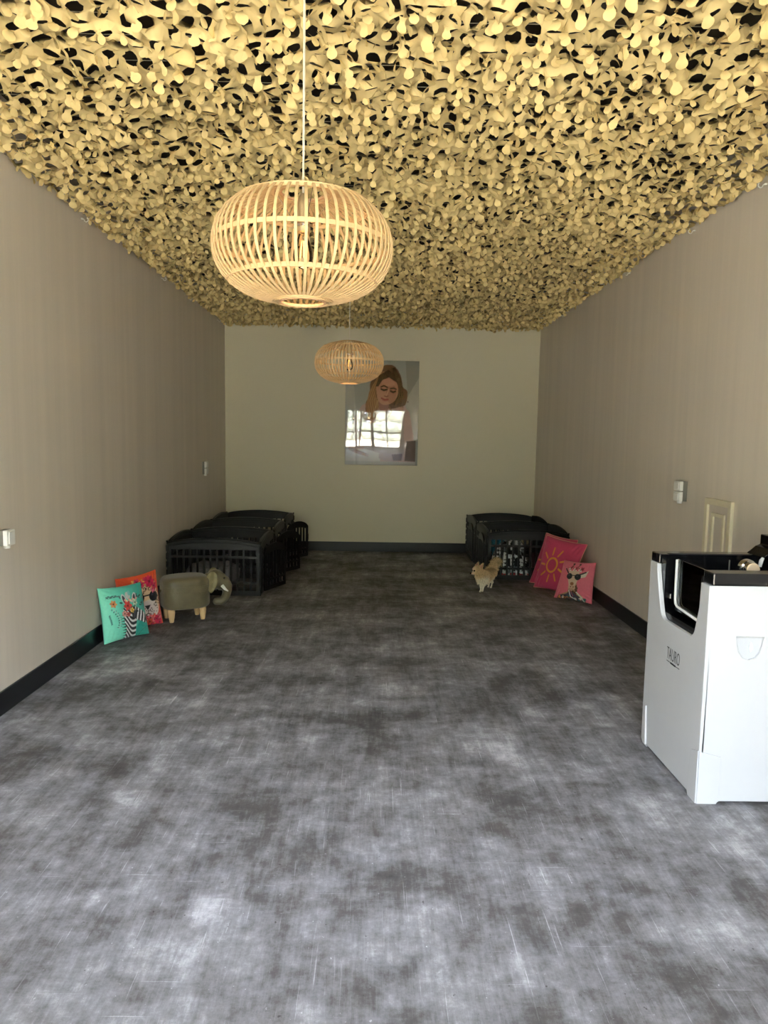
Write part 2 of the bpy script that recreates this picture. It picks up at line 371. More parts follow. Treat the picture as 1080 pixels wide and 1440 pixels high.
# ------------------------------------------------------------------ rattan pendant lamps
M_rat = mat('pale_rattan', (204, 173, 126), rough=.55, noise=.14, nscale=30, bump=.2)
M_rat2 = mat('bound_rattan', (204, 164, 126), rough=.6, noise=.3, nscale=120)
M_cable = mat('clear_cable', (205, 198, 180), rough=.4, noise=.05)
M_sock = mat('brass_socket', (190, 170, 130), rough=.35, metal=.5, noise=.1)
M_bulb = bpy.data.materials.new('bulb_glass'); M_bulb.use_nodes = True
nt = M_bulb.node_tree; nt.nodes.remove(nt.nodes['Principled BSDF'])
a = nt.nodes.new('ShaderNodeBsdfTransparent'); a.inputs[0].default_value = (.97, .93, .84, 1); g = nt.nodes.new('ShaderNodeBsdfGlossy'); g.inputs['Roughness'].default_value = .03
fr = nt.nodes.new('ShaderNodeFresnel'); fr.inputs[0].default_value = 1.45; mx = nt.nodes.new('ShaderNodeMixShader')
nt.links.new(fr.outputs[0], mx.inputs[0]); nt.links.new(a.outputs[0], mx.inputs[1]); nt.links.new(g.outputs[0], mx.inputs[2]); nt.links.new(mx.outputs[0], nt.nodes['Material Output'].inputs[0])
M_fil = bpy.data.materials.new('glowing_filament'); M_fil.use_nodes = True
b = M_fil.node_tree.nodes['Principled BSDF']; b.inputs['Emission Color'].default_value = (1, .5, .12, 1); b.inputs['Emission Strength'].default_value = 2; b.inputs['Base Color'].default_value = (.8, .5, .2, 1)
RL, HL = .275, .160
def prof(t):           # t 0 top .. 1 bottom -> r, z
    a = math.pi*(t*.86+.07)   # superellipse
    s, c = math.sin(a), math.cos(a); e = .80
    r = (abs(s)**.74)*RL; z = math.copysign(abs(c)**.92, c)*HL*1.02
    return r, z
NR = 60; rr_ = prof(0)[0]
def rib_mesh():
    bm = bmesh.new(); n = 22; prev = None
    for i in range(n+1):
        r, z = prof(i/n); r1, z1 = prof(min(1, i/n+.01)); r0, z0 = prof(max(0, i/n-.01)); t = V((r1-r0, 0, z1-z0)).normalized(); nn = V((-t.z, 0, t.x))
        w = .0042; h = .0018
        ring_ = [bm.verts.new(V((r, sy_*w, 0))+V((0, 0, z))+nn*sn*h) for sy_, sn in ((-1, -1), (1, -1), (1, 1), (-1, 1))]
        if prev:
            for k in range(4): bm.faces.new((prev[k], prev[(k+1) % 4], ring_[(k+1) % 4], ring_[k]))
        else: bm.faces.new(ring_)
        prev = ring_
    bm.faces.new(prev[::-1]); bmesh.ops.recalc_face_normals(bm, faces=bm.faces[:])
    me = bpy.data.meshes.new('rib'); bm.to_mesh(me); bm.free(); me.materials.append(M_rat); return me
RIB = rib_mesh()
def hoop(r, z, w, h):
    bm = bmesh.new(); n = 48; vs = []
    for k in range(n):
        a = 2*math.pi*k/n; vs.append([bm.verts.new(((r+d)*math.cos(a), (r+d)*math.sin(a), z+q)) for d, q in ((-w, -h), (w, -h), (w, h), (-w, h))])
    for k in range(n):
        A, B = vs[k], vs[(k+1) % n]
        for q in range(4): bm.faces.new((A[q], A[(q+1) % 4], B[(q+1) % 4], B[q]))
    return bm
def lamp(loc, label, spin):
    t = thing('pendant_lamp', label, 'pendant lamp', loc, spin, 'rattan pendant lamps')
    for k in range(NR):
        o = bpy.data.objects.new('rib', RIB); C.objects.link(o); o.parent = t; o.rotation_euler = (0, 0, 2*math.pi*k/NR)
    for tt in (.20, .49, .74):
        r, z = prof(tt); obj('hoop', hoop(r-.004, z, .0018, .0065), M_rat, t)
    for tt, s in ((0, 1), (1, -1)):
        r, z = prof(tt)
        for q in range(4): obj('end_ring', hoop(r+.002-q*.0075, z+s*.003*(q % 2), .0036, .0034), M_rat if q < 3 else M_rat2, t)
    up_ = CEIL-.001-loc[2]
    bm = bmesh.new(); tube(bm, [(0, 0, .09), (.001, 0, up_*.5), (0, 0, up_-.03)], .0036, 6); obj('cable', bm, M_cable, t)
    bm = bmesh.new(); lathe(bm, [(.05, up_-.03), (.05, up_)], 24); obj('ceiling_cup', bm, M_white, t)
    bm = bmesh.new(); lathe(bm, [(.006, .16), (.014, .15), (.018, .13), (.02, .07), (.022, .066), (.022, .045), (.018, .043)], 20); obj('socket', bm, M_sock, t, smooth=False)
    bm = bmesh.new(); lathe(bm, [(.031, .058), (.031, .066)], 24)
    for k in range(4):
        a = k*math.pi/2+.4; r, z = prof(0); tube(bm, [(.022*math.cos(a), .022*math.sin(a), .062), (r*math.cos(a), r*math.sin(a), z-.004)], .0018, 5)
    obj('spider', bm, M_chrome, t)
    bm = bmesh.new(); lathe(bm, [(.012, .043), (.014, .035), (.022, .012), (.029, -.012), (.031, -.03), (.027, -.048), (.016, -.06), (.004, -.064)], 20); bl = obj('bulb', bm, M_bulb, t, smooth=True)
    bm = bmesh.new()
    for k in range(5):
        a = k*1.257; tube(bm, [(.004*math.cos(a), .004*math.sin(a), .02), (.011*math.cos(a), .011*math.sin(a), -.03)], .0011, 5)
    obj('filament', bm, M_fil, bl)
    ld = bpy.data.lights.new('bulb_light', 'POINT'); ld.energy = .35; ld.color = (1, .62, .28); ld.shadow_soft_size = .02
    lo = bpy.data.objects.new('bulb_light', ld); C.objects.link(lo); lo.parent = t; lo.location = (0, 0, -.09)
    return t
lamp((-.235, 2.26, 2.122), 'round slatted rattan pendant lamp hanging nearest the camera', .03)
lamp((-.226, 5.76, 2.143), 'round slatted rattan pendant lamp hanging further back, overlapping the poster', .06)

# ------------------------------------------------------------------ poster on the back wall
def poster():
    c = Canvas(360, 504, (168, 172, 164))
    n = lambda x, y: ((x-45)/955, (y-50)/1340)
    def P(*q, cr=True):
        p = [n(*k) for k in q]; m = len(p); out = []
        if m < 9: return p
        for i in range(m):
            a, b, c_, d = (np.array(p[(i+k) % m]) for k in (-1, 0, 1, 2))
            for t in (0, .25, .5, .75): out.append(tuple(.5*(2*b+(c_-a)*t+(2*a-5*b+4*c_-d)*t*t+(3*b-a-3*c_+d)*t**3)))
        return out
    c.poly(P((45, 50), (130, 50), (180, 700), (45, 900)), (186, 187, 178)); c.poly(P((820, 50), (1000, 50), (1000, 560), (860, 560)), (150, 152, 142))
    c.poly(P((820, 560), (1000, 260), (1000, 1080), (930, 1080)), (178, 176, 162))
    c.poly(P((45, 880), (150, 860), (260, 1390), (45, 1390)), (196, 186, 176))
    # bodice, shoulders and arms
    skin = (188, 146, 126)
    c.poly(P((300, 600), (210, 720), (140, 900), (90, 1180), (160, 1320), (520, 1390), (940, 1390), (950, 1280), (900, 950), (850, 700), (790, 590), (560, 560)), (192, 166, 156))
    c.poly(P((400, 560), (330, 760), (420, 860), (760, 830), (810, 640), (700, 560)), skin)
    c.poly(P((230, 830), (420, 850), (760, 820), (820, 900), (820, 1250), (180, 1250)), (176, 160, 152))
    c.poly(P((820, 640), (880, 700), (940, 1000), (960, 1300), (850, 1330), (810, 1000)), (202, 172, 160))
    c.poly(P((150, 900), (90, 1180), (170, 1250), (300, 1180), (260, 960)), (182, 150, 138))
    c.poly(P((60, 1200), (300, 1180), (520, 1240), (500, 1390), (50, 1390)), (206, 202, 194))
    c.poly(P((90, 1195), (200, 1190), (360, 1255), (350, 1280), (220, 1250)), (150, 112, 88))
    c.poly(P((490, 1240), (800, 1230), (820, 1320), (620, 1350), (490, 1300)), (178, 160, 158)); c.poly(P((660, 1250), (800, 1240), (790, 1330), (680, 1330)), (120, 96, 96))
    c.poly(P((850, 1075), (972, 1065), (972, 1340), (830, 1330)), (112, 98, 90)); c.poly(P((50, 1340), (972, 1345), (972, 1390), (50, 1390)), (190, 188, 182))
    c.blur(3)
    # hair behind
    c.poly(P((520, 130), (600, 100), (690, 130), (760, 240), (790, 380), (850, 440), (830, 600), (740, 640), (620, 660), (520, 600), (430, 720), (400, 800), (330, 760), (310, 610), (360, 480), (370, 330), (450, 230)), (110, 82, 58))
    c.poly(P((500, 200), (420, 330), (360, 440), (330, 560), (310, 640), (360, 780), (430, 800), (420, 680), (450, 560), (430, 430), (500, 300)), (158, 118, 80))
    for k in range(16):
        x = 350+k*9; c.line(P((500+k*3, 190), (x+50, 380), (x-10, 560), (x+20, 740-k*6)), .006, ((196, 158, 112), (118, 84, 56), (172, 132, 90))[k % 3], .7)
    for k in range(12):
        c.line(P((640+k*4, 140), (715+k*5, 300), (720+k*8, 480), (640+k*14, 600+k*4)), .006, ((64, 46, 34), (110, 80, 54), (84, 62, 46))[k % 3], .8)
    c.poly(P((520, 480), (640, 500), (600, 680), (500, 690), (470, 560)), (160, 116, 98))
    # face
    c.ell(*n(588, 420), .150, .138, (196, 146, 120), 12); c.ell(*n(555, 500), .105, .085, (198, 150, 126), 10); c.ell(*n(640, 470), .07, .09, (168, 118, 96), 10, .6)
    c.poly(P((440, 380), (480, 240), (600, 170), (720, 260), (715, 330), (610, 262), (520, 300), (470, 380)), (74, 50, 36))
    c.ell(*n(600, 330), .09, .035, (208, 160, 134), 8, .6)
    c.line(P((505, 385), (545, 370), (590, 390)), .012, (80, 52, 40)); c.line(P((630, 405), (670, 398), (705, 412)), .012, (76, 50, 38))
    c.line(P((508, 412), (545, 428), (585, 416)), .016, (58, 36, 30)); c.line(P((632, 436), (665, 450), (695, 438)), .016, (58, 36, 30))
    c.line(P((605, 420), (580, 490)), .014, (214, 168, 142), .8); c.line(P((552, 500), (575, 508), (600, 500)), .010, (140, 92, 76))
    c.line(P((515, 530), (555, 548), (598, 545)), .016, (158, 84, 76)); c.line(P((530, 560), (585, 566)), .008, (176, 120, 104))
    c.line(P((440, 540), (470, 620), (430, 720), (460, 790)), .03, (168, 128, 90), .8); c.line(P((470, 560), (440, 640), (400, 740)), .02, (196, 156, 112), .6); c.line(P((620, 640), (650, 700), (610, 760)), .02, (150, 112, 76), .7)
    for k in range(14): a_ = k*.9; c.ell(n(800, 560)[0]+.02*math.cos(a_)*(k % 4), n(800, 570)[1]+.014*math.sin(a_)*(k % 4), .008, .006, (96, 84, 76))
    c.blur(2); return c
cv = poster()
PW, PH = .985, 1.395; nu, nv = 170, 240
px0, pzt = -.424, 2.583
u, v = np.meshgrid(np.linspace(0, 1, nu), np.linspace(0, 1, nv))
bul = .0165*(1-(2*u-1)**2)+.032*(1-(2*v**1.45-1)**2)+.0110*(1-u)
crease = -.003*np.exp(-((u-(.97-.35*(v-.1)))/.03)**2)*np.exp(-((v-.27)/.14)**2)+.002*np.exp(-((u-.1-.05*v)/.02)**2)
wob = .0007*np.sin(u*9+2)*np.sin(v*7+1)
yy = D-.004-bul-wob+crease*1.0-.001
vs = np.stack([px0+u*PW, yy, pzt-v*PH], -1).reshape(-1, 3); o_v = len(vs)
vs2 = vs+np.array([0, .0012, 0])
fs = [(j*nu+i, j*nu+i+1, (j+1)*nu+i+1, (j+1)*nu+i) for j in range(nv-1) for i in range(nu-1)]
me = bpy.data.meshes.new('poster'); me.from_pydata(vs.tolist(), [], [f[::-1] for f in fs])
set_colors(me, cv.sample(u.ravel(), v.ravel()))
M_poster = mat('glossy_print', (180, 180, 180), rough=.03, attr='print', noise=.02, ior=2.4)
po_ = link('poster', me, M_poster, smooth=True)
md = po_.modifiers.new('thickness', 'SOLIDIFY'); md.thickness = .0012; md.offset = 0
tag(po_, 'glossy unframed poster of a woman with long wavy hair looking down', 'poster')

# ------------------------------------------------------------------ wall switches and hatch
M_sw = mat('switch_grey_white', (236, 237, 233), rough=.45, noise=.04); M_swd = mat('switch_side_grey', (120, 118, 110), rough=.6, noise=.05)
def switch(loc, sgn, w, h, dep, label, double):
    """surface switch; sgn +1 on the left wall (faces +x), -1 on the right wall"""
    t = thing('wall_switch', label, 'switch', loc)
    s = sgn
    def b_(x0, x1, *r): return bx(min(s*x0, s*x1), max(s*x0, s*x1), *r)
    obj('back_box', b_(0, dep*.55, -w/2+.002, w/2-.002, 0, h), M_swd, t, bevel=.003)
    mods = [(0, h)] if not double else [(0, h*.48), (h*.52, h)]
    for a, bb in mods:
        hs = obj('housing', b_(dep*.5, dep*.9, -w/2, w/2, a, bb), M_sw, t, bevel=.004)
        obj('rocker', b_(dep*.88, dep, -w/2+.012, w/2-.012, a+.010, bb-.010), M_sw, hs, bevel=.003)
    bm = bmesh.new(); lathe(bm, [(.014, -.018), (.017, -.014), (.017, 0)], 14, (s*dep*.5, 0, 0)); obj('cable_gland', bm, M_sw, t)
switch((XR, 4.965, 1.140), -1, .10, .140, .062, 'grey-white two-gang surface switch on the right wall above the dog bath', True)
switch((XL, 3.86, .930), 1, .085, .085, .062, 'single white surface switch low on the left wall nearest the camera', False)
switch((XL, 8.42, 1.092), 1, .115, .150, .05, 'small double surface switch on the left wall near the back corner', True)
M_hatch = mat('cream_trim', (226, 218, 192), rough=.35, noise=.05)
t = thing('wall_hatch', 'narrow cream moulded hatch frame on the right wall behind the dog bath', 'hatch', (XR, 4.43, .30))
Mx = Matrix(((0, 0, -1, 0), (1, 0, 0, 0), (0, 1, 0, 0), (0, 0, 0, 1)))
rc = lambda a, b, c, d: [(a, c), (b, c), (b, d), (a, d)]
bm = bmesh.new(); plate(bm, rc(-.175, .175, 0, .895), [rc(-.135, .135, .04, .855)], Mx, .022); obj('outer_frame', bm, M_hatch, t, bevel=.005)
bm = bmesh.new(); plate(bm, rc(-.135, .135, .04, .855), [rc(-.085, .085, .09, .805)], Mx, .008); obj('panel', bm, M_wall, t, bevel=.002)
bm = bmesh.new(); plate(bm, rc(-.085, .085, .09, .805), [rc(-.062, .062, .113, .782)], Mx, .018); obj('inner_frame', bm, M_hatch, t, bevel=.004)
obj('inset', bx(-.005, 0, -.062, .062, .113, .782), M_wall, t)

# ------------------------------------------------------------------ dog pens
M_pen = mat('black_pen_plastic', (14, 18, 20), rough=.42, noise=.12, nscale=14)
def arch(w, hc, hp, n=14): return [(0, 0), (w, 0)]+[(w*(1-i/n), hc+(hp-hc)*(1-(1-2*i/n)**2)**.8) for i in range(n+1)]
HC, HP = .515, .562
def grid_holes(x0, x1, n, gap=.018):
    st = (x1-x0+gap)/n; hs = []
    for i in range(n):
        a = x0+i*st; b = a+st-gap
        for z0, z1 in ((.048, .112), (.134, .366), (.388, .448)): hs.append([(a, z0), (b, z0), (b, z1), (a, z1)])
    return hs
def panel_bm(w, nb, door=False):
    bm = bmesh.new(); M = Matrix(((1, 0, 0, 0), (0, 0, -1, .011), (0, 1, 0, 0), (0, 0, 0, 1)))
    if door:
        dx0, dx1 = w*.215, w*.675
        op = [(dx0, .06), (dx1, .06)]+[(dx1-(dx1-dx0)*i/8, .41+.045*(1-(1-i/4)**2)) for i in range(9)]
        holes = grid_holes(.04, dx0-.03, 2)+grid_holes(dx1+.03, w-.04, 3)+[op]
    else: holes = grid_holes(.04, w-.04, nb)
    plate(bm, arch(w, HC, HP), holes, M, .022)
    n = 12   # raised moulding along the arch
    tube(bm, [(w*i/n, -.011, HC-.012+(HP-HC)*(1-(1-2*i/n)**2)**.8) for i in range(n+1)], .008, 6)
    tube(bm, [(.03+(w-.06)*i/n, -.011, HC-.035+(HP-HC-.01)*(1-(1-2*i/n)**2)**.8) for i in range(n+1)], .0035, 5)
    return bm
def door_bm(w=.40):
    bm = bmesh.new(); M = Matrix(((1, 0, 0, 0), (0, 0, -1, .009), (0, 1, 0, 0), (0, 0, 0, 1)))
    hs = []; n = 6; st = (w-.06+.016)/n
    for i in range(n):
        a = .03+i*st; b = a+st-.016; m_ = (a+b)/2
        z1 = .36+.035*(1-(2*m_/w-1)**2)
        for z0, zz in ((.05, .10), (.12, z1)): hs.append([(a, z0), (b, z0), (b, zz), (a, zz)])
    outline = [(0, .008), (w, .008)]+[(w*(1-i/12), .40+.075*(1-(1-i/6)**2)**.7) for i in range(13)]
    plate(bm, outline, hs, M, .018); return bm
P0 = bpy.data.meshes.new('panel'); b0 = panel_bm(.9, 13); bmesh.ops.recalc_face_normals(b0, faces=b0.faces[:]); b0.to_mesh(P0); b0.free(); P0.materials.append(M_pen)
P1 = bpy.data.meshes.new('door_panel'); b0 = panel_bm(.9, 13, True); bmesh.ops.recalc_face_normals(b0, faces=b0.faces[:]); b0.to_mesh(P1); b0.free(); P1.materials.append(M_pen)
P2 = bpy.data.meshes.new('door'); b0 = door_bm(); bmesh.ops.recalc_face_normals(b0, faces=b0.faces[:]); b0.to_mesh(P2); b0.free(); P2.materials.append(M_pen)
def pen(x0, y0, door_side, ang, label, group):
    """square pen, corner at (x0,y0), 0.9 wide (x), 0.9 deep (y)"""
    W = .9; t = thing('dog_pen', label, 'dog pen', (x0, y0, 0), 0, group)
    def add(me, name, x, y, rz):
        o = bpy.data.objects.new(name, me); C.objects.link(o); o.parent = t; o.location = (x, y, 0); o.rotation_euler = (0, 0, rz); return o
    add(P0, 'panel', 0, .012, 0); add(P0, 'panel', 0, W-.012, 0)
    dx = W-.012 if door_side > 0 else .012; ox = .012 if door_side > 0 else W-.012
    add(P0, 'panel', ox, 0, R(90)); add(P1, 'door_panel', dx, 0, R(90))
    d = add(P2, 'door', dx+door_side*(.021), W*.222, R(90)-door_side*ang)
    bm = bmesh.new(); box(bm, .35, .385, -.022*door_side-.004, -.022*door_side+.004, .22, .30); obj('latch', bm, M_pen, d)
    for x in (0, W):
        for y in (0, W):
            bm = bmesh.new()
            for k in range(6): lathe(bm, [(.010, .03+k*.08), (.012, .035+k*.08), (.012, .085+k*.08), (.010, .09+k*.08)], 8, (x, y, 0))
            lathe(bm, [(.005, 0), (.005, .52), (.009, .522), (.009, .532)], 8, (x, y, 0)); obj('hinge_rod', bm, M_pen, t)
gl, gr_ = 'dog pens along the left wall', 'dog pens along the right wall'
pen(-2.005, 6.805, 1, R(23), 'black plastic dog pen with a grey bed inside, directly behind the elephant stool', gl)
pen(-2.005, 7.732, 1, R(32), 'middle black dog pen of the left row with its door ajar', gl)
pen(-2.005, 8.660, 1, R(33), 'rearmost black dog pen of the left row, door ajar against the back wall', gl)
pen(1.255, 7.800, -1, 0, 'black plastic dog pen behind the pink cushions with a patchwork blanket inside', gr_)
pen(1.255, 8.735, -1, 0, 'rear black dog pen of the right row beside the back wall', gr_)

# grey dog bed in the first left pen
M_bed = mat('grey_plush', (128, 128, 134), rough=.95, noise=.25, nscale=40, bump=1, bscale=90)
bm = bmesh.new()
rs = []; n = 40
for k in range(n):
    a = 2*math.pi*k/n; c = V((.205*math.cos(a), .205*math.sin(a), .12)); ring_ = []
    for q in range(12):
        b_ = 2*math.pi*q/12; r_ = 1+.05*math.sin(a*9)+.04*math.sin(a*5+q)
        ring_.append(bm.verts.new(c+V((math.cos(a), math.sin(a), 0))*.068*r_*math.cos(b_)+V((0, 0, .115*r_*math.sin(b_)))))
    rs.append(ring_)
for k in range(n):
    for q in range(12): bm.faces.new((rs[k][q], rs[(k+1) % n][q], rs[(k+1) % n][(q+1) % 12], rs[k][(q+1) % 12]))
for vv in bm.verts: vv.co.z = max(vv.co.z, .004)
lathe(bm, [(.20, .006), (.20, .05), (.12, .065), (.02, .06)], 24)
o = obj('dog_bed', bm, M_bed, smooth=True); o.location = (-1.665, 7.22, 0)
tag(o, 'round grey plush dog bed inside the front left pen', 'dog bed')

# patchwork blanket heap and cushion in the first right pen
def blanket():
    N = 90; u, v = np.meshgrid(np.linspace(0, 1, N), np.linspace(0, 1, N))
    # hangs over a hidden cushion: bottom front .. up .. over
    s = v*.82; z = np.where(s < .40, s, .40+.02*np.sin((s-.4)*6)); y = np.where(s < .40, -.03*s/.4*0-.0, 0)+np.maximum(s-.40, 0)*.7
    z = np.where(s > .40, .40+.03*np.sin((s-.4)*7)-np.maximum(s-.55, 0)*.6, s)
    x = (u-.5)*(.46-.10*np.clip(z, 0, .4)/.4)
    fold = .022*np.sin(u*17+2*np.sin(v*5))*(1-.4*v)+.012*np.sin(u*31+v*9)
    y = y-fold*(s < .45)*1.0+.10*np.clip(z, 0, .4)/.4; z = z+.018*np.sin(u*9+1)*np.clip(s/.4, 0, 1)-.13*np.abs(u-.46)**1.5*np.clip(s/.4, 0, 1)+.006
    c = Canvas(180, 180, (24, 26, 28)); r = random.Random(5)
    for a in range(9):
        for b in range(12):
            k = r.random(); col = (236, 240, 242) if k < .46 else (26, 27, 30) if k < .82 else (120, 128, 132)
            cx, cy_ = (a+.5)/9, (b+.5)/12
            q = [(cx-.05, cy_-.035), (cx+.05, cy_-.04), (cx+.055, cy_+.036), (cx-.045, cy_+.04)] if k > .3 else [(cx-.05, cy_-.04), (cx+.055, cy_), (cx-.05, cy_+.045)]
            c.poly(q, col)
    c.poly([(0, 0), (.62, 0), (.5, .12), (.3, .2), (.0, .5)], (24, 110, 140))
    c.poly([(.05, .02), (.2, .03), (.16, .12), (.05, .2)], (60, 150, 170))
    for k in range(9): c.ell(.25+.08*k, .10+.02*(k % 3), .03, .02, (200, 206, 206))
    for k in range(10): c.poly([(.3+k*.075, .9), (.36+k*.075, .905), (.35+k*.075, .965), (.3+k*.075, .96)], ((176, 26, 40), (196, 60, 70), (220, 210, 210))[k % 3])
    me = bpy.data.meshes.new('patchwork_blanket')
    me.from_pydata(np.stack([x, y, z], -1).reshape(-1, 3).tolist(), [], [(j*N+i, j*N+i+1, (j+1)*N+i+1, (j+1)*N+i) for j in range(N-1) for i in range(N-1)])
    vv = np.where(s < .42, .98-.80*(s/.42), .18*(1-(v-.42)/.58)); set_colors(me, c.sample(u.ravel(), np.clip(vv, 0, 1).ravel()))
    o = link('patchwork_blanket', me, mat('patchwork_fabric', (200, 200, 200), rough=.9, attr='print', noise=.08), smooth=True)
    md = o.modifiers.new('th', 'SOLIDIFY'); md.thickness = .006; md.offset = 1; return o
o = blanket(); o.location = (1.53, 7.93, 0)
tag(o, 'black and white patchwork blanket with teal and red patches inside the front right pen', 'blanket')
def pillow_mesh(BL, BR, TL, TR, th, art=None, plain=(200, 70, 110), back=(200, 70, 110), N=100, pinch=.06, seed=1, wr=1.):
    """soft square cushion whose four tips are given in world space; art(u,v down) paints the front"""
    BL, BR, TL, TR = map(np.array, (BL, BR, TL, TR))
    g = np.linspace(0, 1, N); u, v = np.meshgrid(g, g)
    U, W_ = 2*u-1, 2*v-1
    # concave edges: pull the middles of the sides in
    uu = u-.5; vv = v-.5
    uu = uu*(1-pinch*(1-W_**2)*1.0*np.abs(U)**2); vv = vv*(1-pinch*(1-U**2)*np.abs(W_)**2)
    a, b = uu+.5, vv+.5
    P = ((1-a)*(1-b))[..., None]*BL+(a*(1-b))[..., None]*BR+((1-a)*b)[..., None]*TL+(a*b)[..., None]*TR
    nrm = np.cross(BR-BL, TL-BL); nrm = nrm/np.linalg.norm(nrm)
    h = ((1-U**2)*(1-W_**2))
    prof_ = th/2*np.clip(h, 0, 1)**.42
    r = np.random.default_rng(seed)
    w = sum(math.exp(-k*.25)*np.sin(U*(3+k*2.1)*math.cos(k)+W_*(3+k*2.3)*math.sin(k*1.7)+r.uniform(0, 6)) for k in range(5))*.0028*wr
    rad = np.exp(-((np.abs(U)-.85)**2+(np.abs(W_)-.85)**2)/.08)*np.sin((U*W_)*14+(np.abs(U)-np.abs(W_))*22)*.004*wr
    Fv = P+nrm*(prof_+(w+rad)*np.clip(h*6, 0, 1))[..., None]; Bv = P-nrm*(prof_+(w*.6)*np.clip(h*6, 0, 1))[..., None]
    vs = np.concatenate([Fv.reshape(-1, 3), Bv.reshape(-1, 3)]); vs[:, 2] = np.maximum(vs[:, 2], .003); K = N*N
    fs = []
    for j in range(N-1):
        for i in range(N-1):
            q = (j*N+i, j*N+i+1, (j+1)*N+i+1, (j+1)*N+i); fs.append(q); fs.append(tuple(K+k for k in q[::-1]))
    bd = [i for i in range(N)]+[j*N+N-1 for j in range(1, N)]+[(N-1)*N+i for i in range(N-2, -1, -1)]+[j*N for j in range(N-2, 0, -1)]
    for k in range(len(bd)): p_, q_ = bd[k], bd[(k+1) % len(bd)]; fs.append((p_, K+p_, K+q_, q_))
    me = bpy.data.meshes.new('cushion'); me.from_pydata(vs.tolist(), [], fs)
    fc = art.sample(u.ravel(), 1-v.ravel()) if art else np.tile(lin(plain), (K, 1))
    set_colors(me, np.concatenate([fc, np.tile(lin(back), (K, 1))]))
    edge_pts = [(Fv.reshape(-1, 3)[k]+Bv.reshape(-1, 3)[k])/2 for k in bd[::3]]
    return me, edge_pts
M_cush = mat('printed_cushion_cloth', (200, 200, 200), rough=.6, attr='print', noise=.05, nscale=60, sheen=.25)
M_pip = mat('pale_piping', (232, 168, 140), rough=.6, noise=.05)
mm, _ = pillow_mesh((1.80, 8.02, .0), (2.10, 8.10, .0), (1.82, 8.14, .26), (2.09, 8.2, .24), .12, plain=(74, 40, 52), back=(74, 40, 52), N=24)
tag(link('pen_cushion', mm, M_cush, smooth=True), 'dark maroon cushion inside the front right pen beside the blanket', 'cushion')

# ------------------------------------------------------------------ printed cushions
def flower(c, x, y, r, col, core, n=6, rot=0):
    for k in range(n):
        a = 2*math.pi*k/n+rot; c.ell(x+r*.62*math.cos(a), y+r*.62*math.sin(a), r*.5, r*.34, tuple(np.array(col)*(1-.12*(k % 2))), math.degrees(a))
    c.ell(x, y, r*.25, r*.25, core)
def zebra():
    c = Canvas(240, 240, (104, 214, 186)); c.a[:] = np.array((138, 238, 208))+(np.array((46, 168, 154))-np.array((138, 238, 208)))*(np.clip(c.U*1.1-.15+.15*(1-c.Vv), 0, 1)[..., None])
    r = random.Random(3)
    for k in range(16):     # leaf sprigs on the left
        x = .10+.016*k; y = .17+.012*math.sin(k*1.3); c.ell(x, y, .018, .007, (58, 90, 88), r.uniform(-60, 60))
    c.line([(.09, .20), (.40, .17)], .006, (58, 90, 88)); c.line([(.10, .175), (.30, .15)], .004, (70, 110, 104))
    flower(c, .22, .30, .065, (226, 150, 90), (120, 60, 40), 6, .2)
    for k in range(26):
        t = k/25; x = .20+.12*math.sin(t*2.4)+.03*(k % 3-1); y = .40+.34*t; c.ell(x, y, .016, .007, ((40, 60, 62), (200, 190, 190), (90, 130, 124))[k % 3], r.uniform(0, 180))
    for k in range(8): c.ell(.11+.005*k, .50+.022*k, .020, .007, (44, 96, 90), 140)
    # dark background leaves behind the ears
    for k in range(18): c.ell(.36+.04*r.random()*14, .14+.26*r.random(), .035, .013, ((70, 90, 92), (120, 140, 140), (40, 64, 60))[k % 3], r.uniform(0, 180))
    # mane, neck
    for k in range(9): y = .52+k*.055; c.poly([(.34, y), (.50, y-.02), (.50, y+.03)], (24, 24, 28))
    neck = [(.40, .40), (.62, .42), (.70, .60), (.66, .72), (.64, .98), (.38, 1.0), (.43, .80), (.40, .6)]
    c.poly(neck, (232, 232, 232))
    nm = c.pmask(neck); st = np.sin((c.Vv*1.0-(c.U-.4)*.75+.05*np.sin(c.U*20))*62); c.fill(nm & (st > -.15), (26, 26, 30))
    head = [(.58, .38), (.72, .42), (.88, .52), (.97, .62), (.98, .72), (.92, .76), (.80, .72), (.70, .66), (.58, .58)]
    c.poly(head, (70, 70, 76)); hm = c.pmask(head); st = np.sin((c.U*1.0+c.Vv*.35)*70); c.fill(hm & (st > .1) & (c.U > .68) & (c.U < .93), (236, 236, 236)); c.fill(hm & (st < -.5), (22, 22, 26))
    c.ell(.73, .50, .018, .014, (10, 10, 10)); c.ell(.95, .70, .025, .03, (30, 28, 30))
    for x, q in ((.46, -12), (.70, 14)): c.ell(x, .24, .045, .10, (206, 204, 204), q); c.ell(x, .25, .028, .08, (60, 62, 66), q)
    c.ell(.56, .18, .06, .07, (196, 200, 196)); c.ell(.60, .14, .03, .05, (120, 190, 190))
    for k in range(10): c.ell(.48+.03*k, .26+.02*(k % 3), .022, .022, ((230, 160, 150), (244, 210, 160), (216, 190, 200))[k % 3])
    flower(c, .52, .37, .085, (226, 70, 62), (120, 20, 20), 6); flower(c, .70, .33, .06, (190, 214, 190), (60, 80, 40), 6, .4); flower(c, .42, .50, .055, (216, 150, 140), (90, 40, 40), 7); flower(c, .60, .46, .05, (240, 200, 90), (120, 80, 30), 5)
    flower(c, .50, .52, .045, (200, 90, 84), (80, 20, 20), 6); c.poly([(.66, .80), (.76, .68), (.97, .80), (1, 1), (.64, 1)], (30, 168, 152)); c.line([(.72, .98), (.80, .88), (.92, .84)], .01, (24, 130, 118))
    c.blur(1); return c
